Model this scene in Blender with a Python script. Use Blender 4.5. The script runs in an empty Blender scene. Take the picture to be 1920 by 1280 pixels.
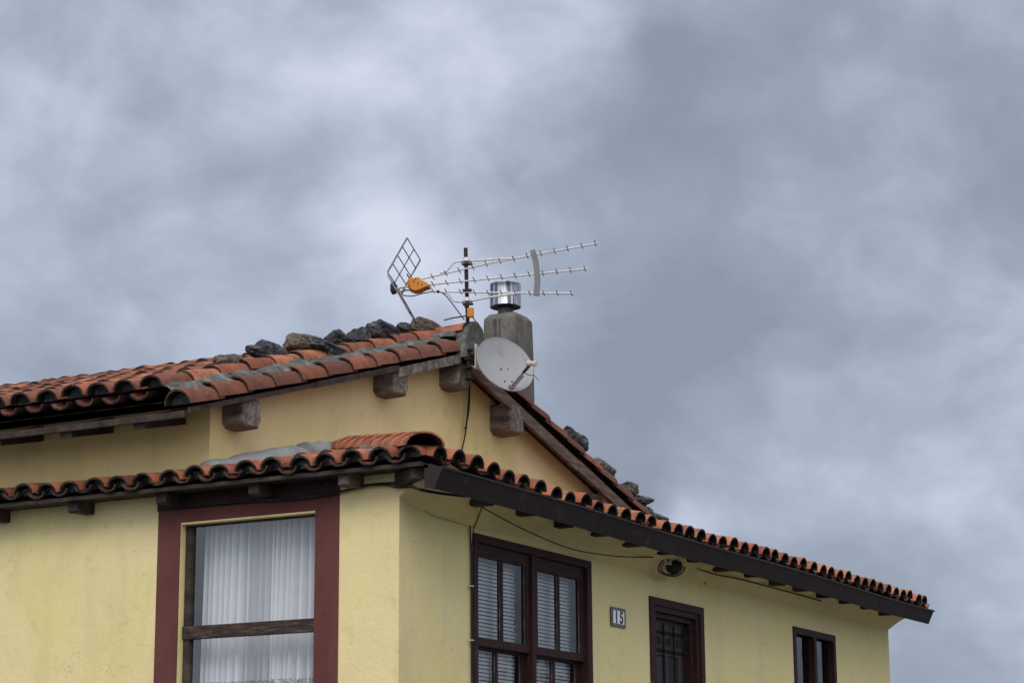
import bpy, math, random
from mathutils import Vector, Matrix, noise
random.seed(7)
R = math.radians
scene = bpy.context.scene
col = scene.collection

# ------------------------------------------------------------------ camera
F, H, UR, ROLL = 4100., 950., 2250., R(.4)          # focal length, horizon offset and right vanishing point in photo pixels
PIT = math.atan(H / F); AZ = math.atan(UR / math.hypot(F, H))
FW = Vector((math.cos(PIT)*math.cos(AZ), math.cos(PIT)*math.sin(AZ), math.sin(PIT)))
RT0 = Vector((math.sin(AZ), -math.cos(AZ), 0)); UP0 = RT0.cross(FW)
RT = RT0*math.cos(ROLL) - UP0*math.sin(ROLL); UP = RT0*math.sin(ROLL) + UP0*math.cos(ROLL)
CAM = Vector((-11.861, -7.165, 1.6))
cd = bpy.data.cameras.new('camera'); cam = bpy.data.objects.new('camera', cd); col.objects.link(cam)
cd.sensor_width = 36; cd.lens = F/1920*36; cd.clip_start = .1; cd.clip_end = 2000
M = Matrix((RT, UP, -FW)).transposed().to_4x4(); M.translation = CAM
cam.matrix_world = M
scene.camera = cam

def ray(x, y): return (FW*F + RT*(x-960) + UP*(640-y))
def at(x, y, axis, val):
    r = ray(x, y); t = (val - CAM[axis])/r[axis]; return CAM + r*t
def at_plane(x, y, p0, n):
    r = ray(x, y); t = (p0-CAM).dot(n)/r.dot(n); return CAM + r*t

scene.view_settings.view_transform = 'Standard'; scene.view_settings.look = 'None'
scene.view_settings.exposure = 0; scene.view_settings.gamma = 1

# ------------------------------------------------------------------ world: overcast sky
SUN_EL, SUN_AZ = R(42), math.atan2(-.42, -1.)          # direction towards the sun, from +x
sund = Vector((math.cos(SUN_EL)*math.cos(SUN_AZ), math.cos(SUN_EL)*math.sin(SUN_AZ), math.sin(SUN_EL)))
w = bpy.data.worlds.new('World'); scene.world = w; w.use_nodes = True
nt = w.node_tree; nt.nodes.clear()
def N(t, **k):
    n = nt.nodes.new(t)
    for a, b in k.items(): setattr(n, a, b)
    return n
def val(s, v): s.default_value = v
out = N('ShaderNodeOutputWorld'); bg = N('ShaderNodeBackground'); nt.links.new(bg.outputs[0], out.inputs[0])
bg.inputs[1].default_value = .1
sky = N('ShaderNodeTexSky', sky_type='NISHITA', sun_disc=False, sun_elevation=SUN_EL, sun_rotation=math.pi/2-SUN_AZ)
tc = N('ShaderNodeTexCoord')
def mathn(op, a, b=None, c=None, clamp=False):
    n = N('ShaderNodeMath', operation=op, use_clamp=clamp)
    for i, v in enumerate((a, b, c)):
        if v is None: continue
        if isinstance(v, (int, float)): n.inputs[i].default_value = v
        else: nt.links.new(v, n.inputs[i])
    return n.outputs[0]
def vecn(op, a, b=None, out=0):
    n = N('ShaderNodeVectorMath', operation=op)
    for i, v in enumerate((a, b)):
        if v is None: continue
        if isinstance(v, (tuple, Vector)): n.inputs[i].default_value = tuple(v)
        else: nt.links.new(v, n.inputs[i])
    return n.outputs[out]
D = tc.outputs['Generated']
def fbm(scale, detail, rough, dist, off, squash=1.0):
    mp = N('ShaderNodeMapping'); mp.inputs['Location'].default_value = off; mp.inputs['Scale'].default_value = (1, 1, squash)
    nt.links.new(D, mp.inputs[0])
    n = N('ShaderNodeTexNoise'); n.inputs['Scale'].default_value = scale; n.inputs['Detail'].default_value = detail
    n.inputs['Roughness'].default_value = rough; n.inputs['Distortion'].default_value = dist
    nt.links.new(mp.outputs[0], n.inputs['Vector']); return n
n1 = fbm(7.0, 7, .55, .45, (3.1, .4, 1.7), 1.5)
n2 = fbm(24., 5, .5, .35, (1.1, 2.4, .7), 1.3)
warp = fbm(9., 4, .5, 0, (5, 5, 5))
wv = vecn('ADD', D, vecn('SCALE', vecn('SUBTRACT', warp.outputs['Color'], (.5, .5, .5)), None))
for n in nt.nodes:
    if n.type == 'VECT_MATH' and n.operation == 'SCALE': n.inputs['Scale'].default_value = .09
wvn = vecn('NORMALIZE', wv)
v = mathn('ADD', mathn('MULTIPLY', mathn('SUBTRACT', n1.outputs['Fac'], .5), 1.25), .54)
v = mathn('ADD', v, mathn('MULTIPLY', mathn('SUBTRACT', n2.outputs['Fac'], .5), .50))
# broad light and dark cloud banks (direction, angular radius in degrees, weight)
BANKS = [((690, 395), 1.5, .30), ((850, 465), 1.5, .34), ((700, 560), 2.4, .18), ((1010, 50), 2.2, .26), ((760, 250), 2.2, .14), ((700, 120), 2.6, .12), ((1350, 200), 1.1, .16),
         ((1240, 170), 2.0, -.36), ((1270, 450), 3.4, -.22), ((1300, 640), 2.4, -.32), ((620, 290), 1.2, -.12), ((860, 350), 1.8, -.14), ((1060, 330), 1.8, -.12),
         ((1330, 790), 1.0, .14), ((1310, 985), .8, .45), ((1050, 620), 2.0, -.04), ((1230, 860), 2.0, -.14), ((560, 190), 1.0, .1),
         ((200, 300), 4, .1), ((1700, 900), 4, -.02), ((1750, 300), 4, -.1), ((150, 900), 4, .1)]
for (px, py), rad, wt in BANKS:
    d = ray(px, py).normalized()
    dist = vecn('DISTANCE', wvn, tuple(d), out=1)
    g = mathn('POWER', 2.718, mathn('MULTIPLY', mathn('POWER', mathn('DIVIDE', dist, math.radians(rad)*1.0), 2.), -1.))
    v = mathn('ADD', v, mathn('MULTIPLY', g, wt))
cr = N('ShaderNodeValToRGB'); nt.links.new(v, cr.inputs[0])
el = cr.color_ramp.elements
el[0].position = .16; el[0].color = (.270, .312, .395, 1)
el[1].position = 1.0; el[1].color = (.680, .725, .850, 1)
for p, c in ((.40, (.325, .375, .470)), (.58, (.405, .460, .575)), (.76, (.520, .570, .705))):
    e = el.new(p); e.color = (*c, 1)
# the cloud deck is brighter round the hidden sun, behind the viewer
sd = mathn('MAXIMUM', vecn('DOT_PRODUCT', D, tuple(sund), out=1), 0.)
glow = mathn('ADD', mathn('MULTIPLY', mathn('POWER', sd, 1.4), 2.3), 1.)
cl = vecn('SCALE', cr.outputs[0]); sc = [n for n in nt.nodes if n.type == 'VECT_MATH' and n.operation == 'SCALE'][-1]
nt.links.new(mathn('MULTIPLY', glow, 10.0), sc.inputs['Scale'])
warm = N('ShaderNodeMixRGB', blend_type='MULTIPLY'); warm.inputs[2].default_value = (1.10, 1.0, .84, 1); nt.links.new(mathn('POWER', sd, 1.4), warm.inputs[0]); nt.links.new(cl, warm.inputs[1]); cl = warm.outputs[0]
mx = N('ShaderNodeMixRGB'); mx.inputs[0].default_value = .97
nt.links.new(sky.outputs[0], mx.inputs[1]); nt.links.new(cl, mx.inputs[2]); nt.links.new(mx.outputs[0], bg.inputs[0])

sl = bpy.data.lights.new('sun', 'SUN'); sl.energy = 1.45; sl.angle = R(30); sl.color = (1, .94, .85)
so = bpy.data.objects.new('sun', sl); col.objects.link(so); so.rotation_euler = sund.to_track_quat('Z', 'Y').to_euler(); so.location = (-10, 0, 20)

# ------------------------------------------------------------------ materials
def material(name, rough=.8, spec=.3, metal=0.):
    m = bpy.data.materials.new(name); m.use_nodes = True
    b = m.node_tree.nodes['Principled BSDF']
    b.inputs['Roughness'].default_value = rough; b.inputs['Specular IOR Level'].default_value = spec; b.inputs['Metallic'].default_value = metal
    return m, m.node_tree, b
def noise_mat(name, cols, scale=4., rough=.85, spec=.25, bump=.2, bscale=60., metal=0., stretch=(1, 1, 1), detail=6, lo=.3, hi=.7, fine=None, bdist=.01, rot=(0,0,0)):
    m, t, b = material(name, rough, spec, metal)
    tcn = t.nodes.new('ShaderNodeTexCoord'); mp = t.nodes.new('ShaderNodeMapping'); mp.inputs['Scale'].default_value = stretch; mp.inputs['Rotation'].default_value = rot
    t.links.new(tcn.outputs['Object'], mp.inputs[0])
    n = t.nodes.new('ShaderNodeTexNoise'); n.inputs['Scale'].default_value = scale; n.inputs['Detail'].default_value = detail; n.inputs['Roughness'].default_value = .6
    t.links.new(mp.outputs[0], n.inputs[0])
    r = t.nodes.new('ShaderNodeValToRGB'); t.links.new(n.outputs['Fac'], r.inputs[0])
    e = r.color_ramp.elements
    e[0].position = lo; e[0].color = (*cols[0], 1); e[1].position = hi; e[1].color = (*cols[-1], 1)
    for i, c in enumerate(cols[1:-1]):
        k = e.new(lo+(hi-lo)*(i+1)/(len(cols)-1)); k.color = (*c, 1)
    last = r.outputs[0]
    if fine:
        n3 = t.nodes.new('ShaderNodeTexNoise'); n3.inputs['Scale'].default_value = fine[0]; n3.inputs['Detail'].default_value = 5
        t.links.new(mp.outputs[0], n3.inputs[0])
        r3 = t.nodes.new('ShaderNodeValToRGB'); t.links.new(n3.outputs['Fac'], r3.inputs[0])
        r3.color_ramp.elements[0].position = fine[1]; r3.color_ramp.elements[0].color = (0, 0, 0, 1); r3.color_ramp.elements[1].position = fine[2]
        r3.color_ramp.elements[1].color = (1, 1, 1, 1)
        mxx = t.nodes.new('ShaderNodeMixRGB'); t.links.new(r3.outputs[0], mxx.inputs[0]); t.links.new(last, mxx.inputs[1]); mxx.inputs[2].default_value = (*fine[3], 1); last = mxx.outputs[0]
    t.links.new(last, b.inputs['Base Color'])
    n2_ = t.nodes.new('ShaderNodeTexNoise'); n2_.inputs['Scale'].default_value = bscale; n2_.inputs['Detail'].default_value = 6
    t.links.new(mp.outputs[0], n2_.inputs[0])
    bp = t.nodes.new('ShaderNodeBump'); bp.inputs['Strength'].default_value = bump; bp.inputs['Distance'].default_value = bdist
    t.links.new(n2_.outputs['Fac'], bp.inputs['Height']); t.links.new(bp.outputs[0], b.inputs['Normal'])
    return m
MT = {}
def stucco(name, c0, c1, stain, sx=(1, 1, .6)):
    """painted render: big soft mottling, faint vertical dirt runs, hairline cracks, trowel bump"""
    m, t, b = material(name, .92, .15)
    L = t.links.new; nn = t.nodes.new
    tcn = nn('ShaderNodeTexCoord')
    def noi(scale, detail, sv, dist=0):
        mp = nn('ShaderNodeMapping'); mp.inputs['Scale'].default_value = sv; L(tcn.outputs['Object'], mp.inputs[0])
        n = nn('ShaderNodeTexNoise'); n.inputs['Scale'].default_value = scale; n.inputs['Detail'].default_value = detail; n.inputs['Distortion'].default_value = dist
        L(mp.outputs[0], n.inputs[0]); return n.outputs['Fac']
    def ramp(f, a, b_):
        r = nn('ShaderNodeMapRange'); r.inputs[1].default_value = a; r.inputs[2].default_value = b_; L(f, r.inputs[0]); return r.outputs[0]
    def mix(f, a, b_, k=1.):
        x = nn('ShaderNodeMixRGB')
        if k != 1.:
            mm = nn('ShaderNodeMath'); mm.operation = 'MULTIPLY'; mm.inputs[1].default_value = k; L(f, mm.inputs[0]); f = mm.outputs[0]
        L(f, x.inputs[0])
        for i, s in ((1, a), (2, b_)):
            if isinstance(s, tuple): x.inputs[i].default_value = (*s, 1)
            else: L(s, x.inputs[i])
        return x.outputs[0]
    c = mix(ramp(noi(1.7, 5, sx), .35, .65), c0, c1)
    c = mix(ramp(noi(2.6, 7, (1.6, 1.6, .28)), .52, .8), c, stain, .45)
    c = mix(ramp(noi(1.1, 9, (1, 1, 1), 1.2), .50, .54), c, tuple(min(.8, q*1.05) for q in c1), .35)
    c = mix(ramp(noi(9., 6, (1, 1, 1)), .60, .78), c, stain, .4)
    vo = nn('ShaderNodeTexVoronoi'); vo.feature = 'DISTANCE_TO_EDGE'; vo.inputs['Scale'].default_value = 1.1
    mp = nn('ShaderNodeMapping'); L(tcn.outputs['Object'], mp.inputs[0])
    ad = nn('ShaderNodeVectorMath'); ad.operation = 'ADD'
    nz = nn('ShaderNodeTexNoise'); nz.inputs['Scale'].default_value = 3; nz.inputs['Detail'].default_value = 8; L(tcn.outputs['Object'], nz.inputs[0])
    L(mp.outputs[0], ad.inputs[0]); L(nz.outputs['Color'], ad.inputs[1]); L(ad.outputs[0], vo.inputs[0])
    crk = nn('ShaderNodeMapRange'); crk.inputs[1].default_value = .0; crk.inputs[2].default_value = .006; crk.inputs[3].default_value = 1; crk.inputs[4].default_value = 0; L(vo.outputs[0], crk.inputs[0])
    gate = nn('ShaderNodeMath'); gate.operation = 'MULTIPLY'; L(crk.outputs[0], gate.inputs[0]); L(ramp(noi(1.3, 2, (1, 1, 1)), .55, .62), gate.inputs[1])
    c = mix(gate.outputs[0], c, tuple(x*.45 for x in stain), .28)
    # small pits
    vp = nn('ShaderNodeTexVoronoi'); vp.inputs['Scale'].default_value = 4.5; L(tcn.outputs['Object'], vp.inputs[0])
    pit = nn('ShaderNodeMapRange'); pit.inputs[1].default_value = .03; pit.inputs[2].default_value = .045; pit.inputs[3].default_value = 1; pit.inputs[4].default_value = 0; L(vp.outputs['Distance'], pit.inputs[0])
    c = mix(pit.outputs[0], c, tuple(x*.4 for x in stain), .5)
    L(c, b.inputs['Base Color'])
    bp = nn('ShaderNodeBump'); bp.inputs['Strength'].default_value = .5; bp.inputs['Distance'].default_value = .022
    s = nn('ShaderNodeMath'); s.operation = 'ADD'; L(noi(3.5, 4, (1, 1, 1)), s.inputs[0])
    q = nn('ShaderNodeMath'); q.operation = 'MULTIPLY'; q.inputs[1].default_value = .25; L(noi(45, 5, (1, 1, 1)), q.inputs[0]); L(q.outputs[0], s.inputs[1])
    L(s.outputs[0], bp.inputs['Height']); L(bp.outputs[0], b.inputs['Normal'])
    return m
MT['yellow'] = stucco('yellow_render', (.70, .605, .270), (.705, .585, .320), (.47, .39, .21))
MT['cream'] = stucco('ochre_render', (.77, .625, .275), (.79, .620, .325), (.52, .39, .21))
MT['maroon'] = stucco('maroon_paint', (.095, .034, .031), (.135, .052, .046), (.055, .028, .025))
def tile_mat():
    m, t, b = material('clay_tile', .85, .25); L = t.links.new; nn = t.nodes.new
    a = nn('ShaderNodeAttribute'); a.attribute_name = 'tone'
    r = nn('ShaderNodeValToRGB'); L(a.outputs['Fac'], r.inputs[0]); e = r.color_ramp.elements
    e[0].position = 0; e[0].color = (.115, .045, .030, 1); e[1].position = 1; e[1].color = (.50, .200, .110, 1)
    for p, c in ((.3, (.19, .066, .038)), (.6, (.30, .092, .046)), (.8, (.42, .145, .070))): k = e.new(p); k.color = (*c, 1)
    tcn = nn('ShaderNodeTexCoord')
    n = nn('ShaderNodeTexNoise'); n.inputs['Scale'].default_value = 9; n.inputs['Detail'].default_value = 8; n.inputs['Roughness'].default_value = .65; L(tcn.outputs['Object'], n.inputs[0])
    mr = nn('ShaderNodeMapRange'); mr.inputs[1].default_value = .44; mr.inputs[2].default_value = .64; L(n.outputs['Fac'], mr.inputs[0])
    mm = nn('ShaderNodeMath'); mm.operation = 'MULTIPLY'; mm.inputs[1].default_value = .75; L(mr.outputs[0], mm.inputs[0])
    x = nn('ShaderNodeMixRGB'); L(mm.outputs[0], x.inputs[0]); L(r.outputs[0], x.inputs[1]); x.inputs[2].default_value = (.085, .042, .034, 1)
    n2 = nn('ShaderNodeTexNoise'); n2.inputs['Scale'].default_value = 34; n2.inputs['Detail'].default_value = 6; L(tcn.outputs['Object'], n2.inputs[0])
    mr2 = nn('ShaderNodeMapRange'); mr2.inputs[1].default_value = .62; mr2.inputs[2].default_value = .72; mr2.inputs[4].default_value = .55; L(n2.outputs['Fac'], mr2.inputs[0])
    y = nn('ShaderNodeMixRGB'); L(mr2.outputs[0], y.inputs[0]); L(x.outputs[0], y.inputs[1]); y.inputs[2].default_value = (.30, .26, .21, 1)
    L(y.outputs[0], b.inputs['Base Color'])
    bp = nn('ShaderNodeBump'); bp.inputs['Strength'].default_value = .4; bp.inputs['Distance'].default_value = .006
    L(n2.outputs['Fac'], bp.inputs['Height']); L(bp.outputs[0], b.inputs['Normal'])
    return m
MT['tile'] = tile_mat()
MT['tile_dark'] = noise_mat('weathered_tile_edge', [(.018, .014, .013), (.055, .036, .028), (.14, .07, .045)], 22, bump=.4, lo=.35, hi=.75)
MT['tile_inner'] = noise_mat('dark_tile_inside', [(.012, .012, .014), (.035, .038, .036), (.10, .11, .10)], 28, rough=.55, bump=.4, lo=.4, hi=.8)  # near-black with grey-green blotches, for tile insides and mortar plugs
MT['mortar'] = noise_mat('grey_mortar', [(.045, .044, .040), (.105, .102, .094), (.22, .21, .19)], 12, bump=.8, bscale=40, lo=.3, hi=.7, fine=(70, .56, .66, (.06, .065, .055)))
MT['cement'] = noise_mat('cement_flashing', [(.20, .205, .21), (.29, .295, .295)], 8, bump=.5, bscale=35)
MT['chimney'] = noise_mat('chimney_render', [(.060, .054, .048), (.115, .106, .095), (.175, .162, .145)], 5, bump=.5, bscale=40, stretch=(1, 1, .45), fine=(14, .58, .72, (.09, .08, .07)))
MT['wood'] = noise_mat('grey_weathered_beam', [(.060, .046, .038), (.125, .098, .080), (.23, .195, .165)], 7, bump=.7, bscale=30, stretch=(5, .7, 5), lo=.3, hi=.72)
MT['beam_end'] = noise_mat('weathered_beam_end', [(.065, .050, .042), (.17, .142, .12), (.30, .265, .23)], 13, bump=1., bscale=45, stretch=(1.6, .35, 1.0), bdist=.02, lo=.3, hi=.72)
MT['board'] = noise_mat('brown_barge_board', [(.055, .038, .030), (.115, .080, .062), (.19, .145, .115)], 6, bump=.5, bscale=30, stretch=(.6, 5, 5), lo=.3, hi=.7, rot=(0, R(16), 0))
MT['darkwood'] = noise_mat('dark_eave_wood', [(.016, .012, .010), (.045, .033, .027), (.085, .068, .055)], 7, bump=.5, bscale=30, lo=.3, hi=.75)
MT['gutter'] = noise_mat('brown_gutter_metal', [(.020, .0125, .0125), (.030, .019, .0185)], 3, rough=.55, spec=.22, bump=.06, bscale=8, stretch=(1, 1, .3), fine=(9, .60, .74, (.050, .038, .034)))
MT['frame'] = noise_mat('maroon_window_paint', [(.022, .0075, .0080), (.040, .0125, .0125)], 6, rough=.6, spec=.2, bump=.25, bscale=40, fine=(45, .66, .7, (.11, .09, .085)))
MT['door'] = noise_mat('brown_door_paint', [(.038, .029, .025), (.060, .046, .039)], 6, rough=.6, spec=.3, bump=.3, bscale=30, stretch=(4, 4, .6))
MT['wornwood'] = noise_mat('flaking_rail_paint', [(.022, .014, .012), (.050, .034, .028), (.11, .085, .07)], 14, bump=.6, bscale=50, stretch=(4, .6, 4))
MT['iron'] = noise_mat('black_iron', [(.007, .0065, .0065), (.012, .011, .010)], 20, rough=.7, spec=.15)
MT['blind'] = noise_mat('white_blind_slat', [(.84, .84, .82), (.90, .90, .88)], 5, rough=.5, bump=.05)
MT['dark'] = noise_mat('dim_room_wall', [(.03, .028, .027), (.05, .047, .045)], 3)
MT['lace'] = noise_mat('lace_border', [(.20, .20, .20), (.72, .72, .72)], 55, bump=.1, lo=.44, hi=.56)
m, t, b = material('curtain_cloth', .9, .1); b.inputs['Base Color'].default_value = (.74, .74, .75, 1)
n = t.nodes.new('ShaderNodeTexNoise'); n.inputs['Scale'].default_value = 120; bp = t.nodes.new('ShaderNodeBump'); bp.inputs['Strength'].default_value = .1; t.links.new(n.outputs[0], bp.inputs['Height']); t.links.new(bp.outputs[0], b.inputs['Normal'])
MT['curtain'] = m
MT['steel'] = noise_mat('steel_painted_reflections', [(.045, .047, .06), (.16, .165, .19), (.50, .50, .53), (.66, .66, .68)], 6, lo=.34, hi=.62, detail=3, rough=.16, metal=1., bump=.22, bscale=5, stretch=(3.2, 3.2, .15), bdist=.03)  # upright dark and pale stripes: reflection bands painted into the colour
MT['sooty'] = noise_mat('sooty_steel', [(.03, .027, .025), (.10, .09, .085)], 20, rough=.5, metal=.6)
MT['alu'] = noise_mat('aluminium_tube', [(.46, .45, .45), (.66, .65, .65)], 30, rough=.45, metal=.35, bump=.1)
MT['aludark'] = noise_mat('dull_metal_rod', [(.11, .10, .105), (.21, .20, .21)], 30, rough=.5, metal=.4, bump=.1)
MT['plastic_grey'] = noise_mat('grey_plastic', [(.15, .15, .155), (.20, .20, .205)], 6, rough=.55, bump=.1)
MT['orange'] = noise_mat('faded_orange_plastic', [(.47, .175, .018), (.60, .25, .035)], 8, rough=.5, bump=.12, fine=(26, .62, .7, (.24, .10, .02)))
MT['mast'] = noise_mat('rusty_black_mast', [(.014, .011, .010), (.040, .026, .022)], 20, rough=.6, bump=.4)
MT['dish'] = noise_mat('pale_grey_enamel', [(.265, .265, .275), (.315, .315, .325)], 3.5, fine=(7, .58, .78, (.20, .195, .185)), rough=.5, spec=.3, bump=.06, bscale=20, stretch=(1, 1, .5))
MT['white'] = noise_mat('yellowed_white_plastic', [(.42, .41, .37), (.58, .57, .52)], 10, rough=.5)
MT['cable'] = noise_mat('black_cable', [(.012, .011, .011), (.022, .02, .02)], 10, rough=.5, bump=.05)
MT['cablelight'] = noise_mat('dirty_painted_cable', [(.20, .165, .09), (.28, .24, .14)], 10, rough=.6, bump=.05)
MT['rust'] = noise_mat('rusty_bracket', [(.05, .03, .022), (.13, .075, .05)], 25, rough=.8, bump=.4)
MT['number'] = noise_mat('blue_black_glaze', [(.010, .010, .022), (.018, .018, .04)], 9, rough=.25, spec=.5, bump=.02)
MT['glaze'] = noise_mat('white_glaze', [(.80, .80, .82), (.88, .88, .89)], 6, rough=.2, spec=.5, bump=.04)
MT['border'] = noise_mat('patterned_glaze_border', [(.03, .018, .02), (.12, .06, .04), (.05, .035, .05), (.24, .16, .10)], 60, rough=.3, spec=.5, bump=.05, lo=.36, hi=.64)
for nm, cs in (('stone_brown', [(.055, .042, .034), (.13, .098, .076), (.19, .16, .13)]), ('stone_slate', [(.016, .017, .021), (.055, .056, .064), (.17, .175, .19)]), ('stone_grey', [(.05, .048, .045), (.125, .118, .105), (.20, .19, .16)])):
    MT[nm] = noise_mat(nm, cs, 12, bump=1., bscale=34, lo=.32, hi=.70, bdist=.035, fine=(30, .60, .68, (.10, .11, .075)))
MT['ground'] = noise_mat('grey_paving', [(.08, .078, .075), (.14, .135, .13)], 2, bump=.4, bscale=20)
MT['bark'] = noise_mat('bark', [(.05, .04, .03), (.10, .08, .06)], 8, bump=.6)
MT['leaf'] = noise_mat('green_leaf', [(.030, .055, .018), (.075, .12, .035)], 3, rough=.5)
MT['granite'] = noise_mat('grey_step_stone', [(.16, .155, .15), (.26, .25, .24)], 10, bump=.5)
def glass():
    m = bpy.data.materials.new('window_glass'); m.use_nodes = True; t = m.node_tree; t.nodes.clear(); L = t.links.new
    o = t.nodes.new('ShaderNodeOutputMaterial'); tr = t.nodes.new('ShaderNodeBsdfTransparent'); tr.inputs[0].default_value = (.86, .88, .90, 1)
    gl = t.nodes.new('ShaderNodeBsdfGlossy'); gl.inputs['Roughness'].default_value = .015; gl.inputs[0].default_value = (1, 1, 1, 1)
    fr = t.nodes.new('ShaderNodeFresnel'); fr.inputs[0].default_value = 1.5
    mu = t.nodes.new('ShaderNodeMath'); mu.operation = 'MULTIPLY_ADD'; mu.inputs[1].default_value = 1.05; mu.inputs[2].default_value = .01; mu.use_clamp = True; L(fr.outputs[0], mu.inputs[0])
    tcn = t.nodes.new('ShaderNodeTexCoord'); n = t.nodes.new('ShaderNodeTexNoise'); n.inputs['Scale'].default_value = 2.5; L(tcn.outputs['Object'], n.inputs[0])
    bp = t.nodes.new('ShaderNodeBump'); bp.inputs['Strength'].default_value = .12; bp.inputs['Distance'].default_value = .02; L(n.outputs[0], bp.inputs['Height']); L(bp.outputs[0], gl.inputs['Normal'])
    mx = t.nodes.new('ShaderNodeMixShader'); L(mu.outputs[0], mx.inputs[0]); L(tr.outputs[0], mx.inputs[1]); L(gl.outputs[0], mx.inputs[2]); L(mx.outputs[0], o.inputs[0])
    return m
MT['glass'] = glass()
MT['dustyglass'] = noise_mat('dusty_dark_glass', [(.012, .013, .016), (.03, .032, .038)], 6, rough=.4, spec=.3)

# ------------------------------------------------------------------ mesh helpers
class MB:
    def __init__(s): s.v = []; s.f = []; s.mi = []; s.tone = []; s.mats = []; s.cur = 0; s.t = .5
    def mat(s, key):
        if key not in s.mats: s.mats.append(key)
        s.cur = s.mats.index(key); return s
    def add(s, vs, fs):
        b = len(s.v); s.v += [tuple(p) for p in vs]
        for f in fs: s.f.append([b+i for i in f]); s.mi.append(s.cur); s.tone.append(s.t)
        return s
    def box(s, a, b, fr=None):
        (x0, y0, z0), (x1, y1, z1) = a, b
        vs = [Vector((x, y, z)) for z in (z0, z1) for y in (y0, y1) for x in (x0, x1)]
        if fr: vs = [fr @ p for p in vs]
        return s.add(vs, [(0, 2, 3, 1), (4, 5, 7, 6), (0, 1, 5, 4), (2, 6, 7, 3), (0, 4, 6, 2), (1, 3, 7, 5)])
    def beam(s, p, q, wd, hg, up=Vector((0, 0, 1)), ch=0.):
        """bar from p to q with width wd, height hg, chamfered edges"""
        p, q = Vector(p), Vector(q); d = (q-p).normalized(); sd = d.cross(up).normalized(); u = sd.cross(d)
        a, b_ = wd/2, hg/2
        if ch: pr = [(-a+ch, -b_), (a-ch, -b_), (a, -b_+ch), (a, b_-ch), (a-ch, b_), (-a+ch, b_), (-a, b_-ch), (-a, -b_+ch)]
        else: pr = [(-a, -b_), (a, -b_), (a, b_), (-a, b_)]
        n = len(pr); L_ = (q-p).length; c2 = ch if ch else 0
        rings = [(0, .0 if not ch else c2/max(a, .001)), (c2, 0), (L_-c2, 0), (L_, .0 if not ch else c2/max(a, .001))] if ch else [(0, 0), (L_, 0)]
        vs = []
        for dist, sh in rings:
            for x, y in pr: vs.append(p + d*dist + sd*x*(1-sh) + u*y*(1-sh))
        fs = []
        for r in range(len(rings)-1):
            for i in range(n): fs.append((r*n+i, r*n+(i+1) % n, (r+1)*n+(i+1) % n, (r+1)*n+i))
        fs.append(tuple(reversed(range(n)))); fs.append(tuple((len(rings)-1)*n+i for i in range(n)))
        return s.add(vs, fs)
    def tube(s, pts, r, n=8, rads=None, cap=True):
        pts = [Vector(p) for p in pts]; vs = []; fs = []
        t0 = (pts[1]-pts[0]).normalized(); a = t0.orthogonal().normalized()
        for i, p in enumerate(pts):
            t = (pts[min(i+1, len(pts)-1)] - pts[max(i-1, 0)]).normalized()
            a = (a - t*a.dot(t)).normalized(); b_ = t.cross(a); rr = rads[i] if rads else r
            for k in range(n):
                an = 2*math.pi*k/n; vs.append(p + a*math.cos(an)*rr + b_*math.sin(an)*rr)
        for i in range(len(pts)-1):
            for k in range(n): fs.append((i*n+k, i*n+(k+1) % n, (i+1)*n+(k+1) % n, (i+1)*n+k))
        if cap: fs.append(tuple(reversed(range(n)))); fs.append(tuple((len(pts)-1)*n+k for k in range(n)))
        return s.add(vs, fs)
    def prism(s, pts, off):
        """polygon (list of points) extruded by vector off"""
        n = len(pts); pts = [Vector(p) for p in pts]; off = Vector(off)
        vs = pts + [p+off for p in pts]
        fs = [tuple(range(n)), tuple(reversed(range(n, 2*n)))] + [((i+1) % n, i, n+i, n+(i+1) % n) for i in range(n)]
        return s.add(vs, fs)
    def lathe(s, c, prof, n=32, axis=Vector((0, 0, 1)), arc=None):
        axis = axis.normalized(); a = axis.orthogonal().normalized(); b_ = axis.cross(a); vs = []; fs = []
        for r, h in prof:
            for k in range(n):
                an = 2*math.pi*k/n; vs.append(Vector(c) + axis*h + (a*math.cos(an)+b_*math.sin(an))*r)
        for i in range(len(prof)-1):
            for k in range(n): fs.append((i*n+k, i*n+(k+1) % n, (i+1)*n+(k+1) % n, (i+1)*n+k))
        return s.add(vs, fs)
    def tile(s, p, v, u, nrm, ln, r0, r1, h0, h1, th=.014, convex=True, seg=8, tone=None, upmat='tile', edge='tile_dark', inner='tile_inner', rim=None):
        """half-barrel tile: p = lower end centre on its bed, v = up-slope, u = across"""
        s.t = random.random() if tone is None else tone
        vs = []; sg = 1 if convex else -1
        for (c, r, h) in ((p, r0, h0), (p+v*ln, r1, h1)):
            for (rr, hh) in ((r, h), (r-th, h-th)):
                for k in range(seg+1):
                    an = math.pi*k/seg
                    vs.append(c + u*(math.cos(an)*rr) + nrm*(sg*math.sin(an)*hh))
        m_ = seg+1; fo = []; fi = []; fe = []
        for k in range(seg):
            fo.append((k, k+1, 2*m_+k+1, 2*m_+k) if convex else (k+1, k, 2*m_+k, 2*m_+k+1))
            fi.append((m_+k+1, m_+k, 3*m_+k, 3*m_+k+1) if convex else (m_+k, m_+k+1, 3*m_+k+1, 3*m_+k))
            fe.append((k+1, k, m_+k, m_+k+1)); fe.append((2*m_+k, 2*m_+k+1, 3*m_+k+1, 3*m_+k))
        fe.append((0, 2*m_, 3*m_, m_)); fe.append((seg, m_+seg, 3*m_+seg, 2*m_+seg))
        b = len(s.v); s.v += [tuple(x) for x in vs]
        for key, fs in ((upmat, fo), (inner, fi), (edge, fe)):
            s.mat(key)
            for f in fs: s.f.append([b+i for i in f]); s.mi.append(s.cur); s.tone.append(s.t)
        return s
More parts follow.
